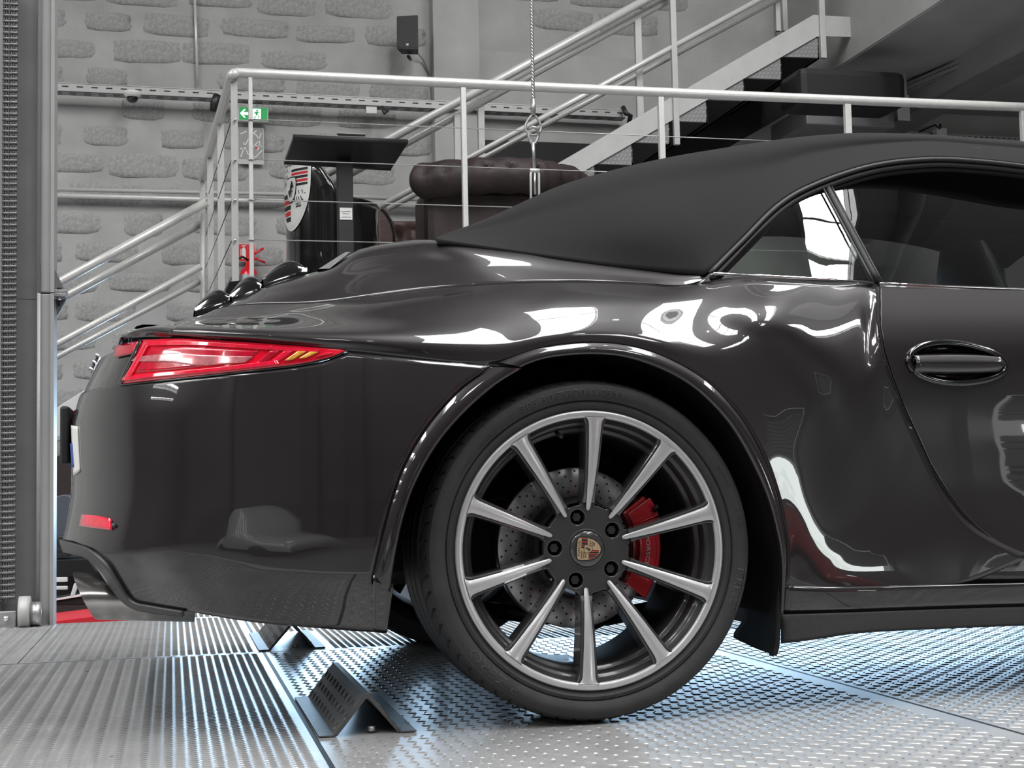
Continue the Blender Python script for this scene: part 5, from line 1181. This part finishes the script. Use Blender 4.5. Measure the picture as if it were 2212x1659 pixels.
slabthing('motor_housing', [(60, 1165), (138, 1158), (160, 1180), (150, 1202), (60, 1203)], 5.0, .2, DKSTEEL, 'dark motor housing against the blue-grey machine', 'machine', leg=False)
slabthing('black_shelf', [(40, 1212), (240, 1206), (240, 1246), (40, 1248)], 4.95, .3, BLACKSH, 'black shelf below the blue-grey machine', 'shelf')
for (y0, y1) in ((1249, 1259), (1268, 1276)): slabthing('white_bar', [(40, y0), (146, y0-2), (146, y1-2), (40, y1)], 4.88 if y0 == 1249 else 4.84, .03, WHITE, 'upper white bar behind the exhaust tip' if y0 == 1249 else 'lower white bar behind the exhaust tip', 'bar')
slabthing('white_post', [(160, 1260), (170, 1262), (160, 1291), (150, 1293)], 4.66, .03, WHITE, 'short white slanted post behind the exhaust tip', 'post', leg=False)
tb = empty('black_toolbox', tuple(at(160, 1345, 4.5)), 'black tool box with pale rim beyond the platform edge', 'box')
def addp(nm, poly, Y, D_, m):
    P3 = [at(x, y, Y) for x, y in poly]; n = len(P3)
    return fixn(R_(MB().add([tuple(p_) for p_ in P3]+[tuple(p_+np.array([0, D_, 0])) for p_ in P3], [tuple(range(n)), tuple(range(2*n-1, n-1, -1))]+[(i, (i+1) % n, n+(i+1) % n, n+i) for i in range(n)]), nm, m, tb))
addp('lid', [(40, 1305), (116, 1296), (180, 1286), (250, 1288), (250, 1304), (40, 1307)], 4.5, .3, BLACKSH); addp('rim', [(40, 1296), (116, 1294), (182, 1282), (182, 1287), (116, 1298), (40, 1300)], 4.49, .01, WHITE)
addp('body', [(40, 1308), (184, 1306), (260, 1306), (260, 1330), (180, 1334), (116, 1343), (40, 1345)], 4.5, .3, DKBROWN)
rb = slabthing('red_kerb', [(30, 1352), (116, 1341), (180, 1333), (260, 1323), (420, 1309), (420, 1400), (30, 1400)], 3.9, .5, REDPAINT, 'bright red steel kerb just beyond the platform', 'kerb')
# ---- reflected surroundings behind the camera: a pale parked car and ceiling lamps
def simple_car(name, loc, rz, m, label):
    t = empty(name, loc, label, 'car'); t.rotation_euler = (0, 0, rz); prof = [(-2.1, .35), (-2.15, .7), (-1.9, .95), (-1.2, 1.02), (-.6, 1.38), (.3, 1.42), (1.0, 1.05), (1.9, .85), (2.15, .6), (2.1, .3)]
    G = []
    for y, k in ((-.88, .0), (-.9, .3), (-.84, .7), (-.66, .96), (-.3, 1.), (.3, 1.), (.66, .96), (.84, .7), (.9, .3), (.88, .0)): G.append([np.array([x*(1-.05*k), y, .3+(z-.3)*k if k < .7 or z < 1. else z*(.93+.07*k)]) for x, z in crom([np.array(p_) for p_ in prof], 5)])
    fixn(MB().grid(G).obj('body', m, t))
    for x in (-1.3, 1.3):
        for y in (-.85, .85): MB().tube([(x, y-.1, .32), (x, y+.1, .32)], .32, 28).obj('wheel', RUBBER, t)
    return t
simple_car('parked_car', (-3.6, -5.2, -1.2), radians(20), mat('white_car_paint', (.6, .6, .6), .25, 0, 1), 'white car parked beyond the platform, behind the viewer')
simple_car('parked_car', (.6, -6.3, -1.2), radians(84), mat('dark_car_paint', (.02, .02, .022), .25, 0, 1), 'dark car parked nose-on, behind the viewer')
simple_car('parked_car', (3.9, -6.6, -1.2), radians(95), mat('red_car_paint', (.4, .01, .015), .25, 0, 1), 'red car parked behind the viewer')
for (x, y) in ((-3.0, -4.6), (1.95, -.05), (-.3, -5.2), (2.3, -5.6), (-5.2, 2.6)):
    l = bpy.data.lights.new('ceiling_lamp', 'POINT'); l.energy = 22; l.shadow_soft_size = .07; o = bpy.data.objects.new('ceiling_lamp_light', l); COL.objects.link(o); o.location = (x, y, CEIL-.42)
# ---- repeats share a group
GROUPS = {'wheel_stop': 'wheel stops on the lift platform', 'cable_tray': 'perforated cable trays', 'junction_box': 'white junction boxes on the trays', 'drum_armchair': 'oil-drum armchairs on the upper level',
          'white_bar': 'white bars behind the exhaust tip', 'parked_car': 'cars parked behind the viewer'}
for o in SC.objects:
    st_ = o.name.split('.')[0]
    if o.parent is None and st_ in GROUPS: o['group'] = GROUPS[st_]
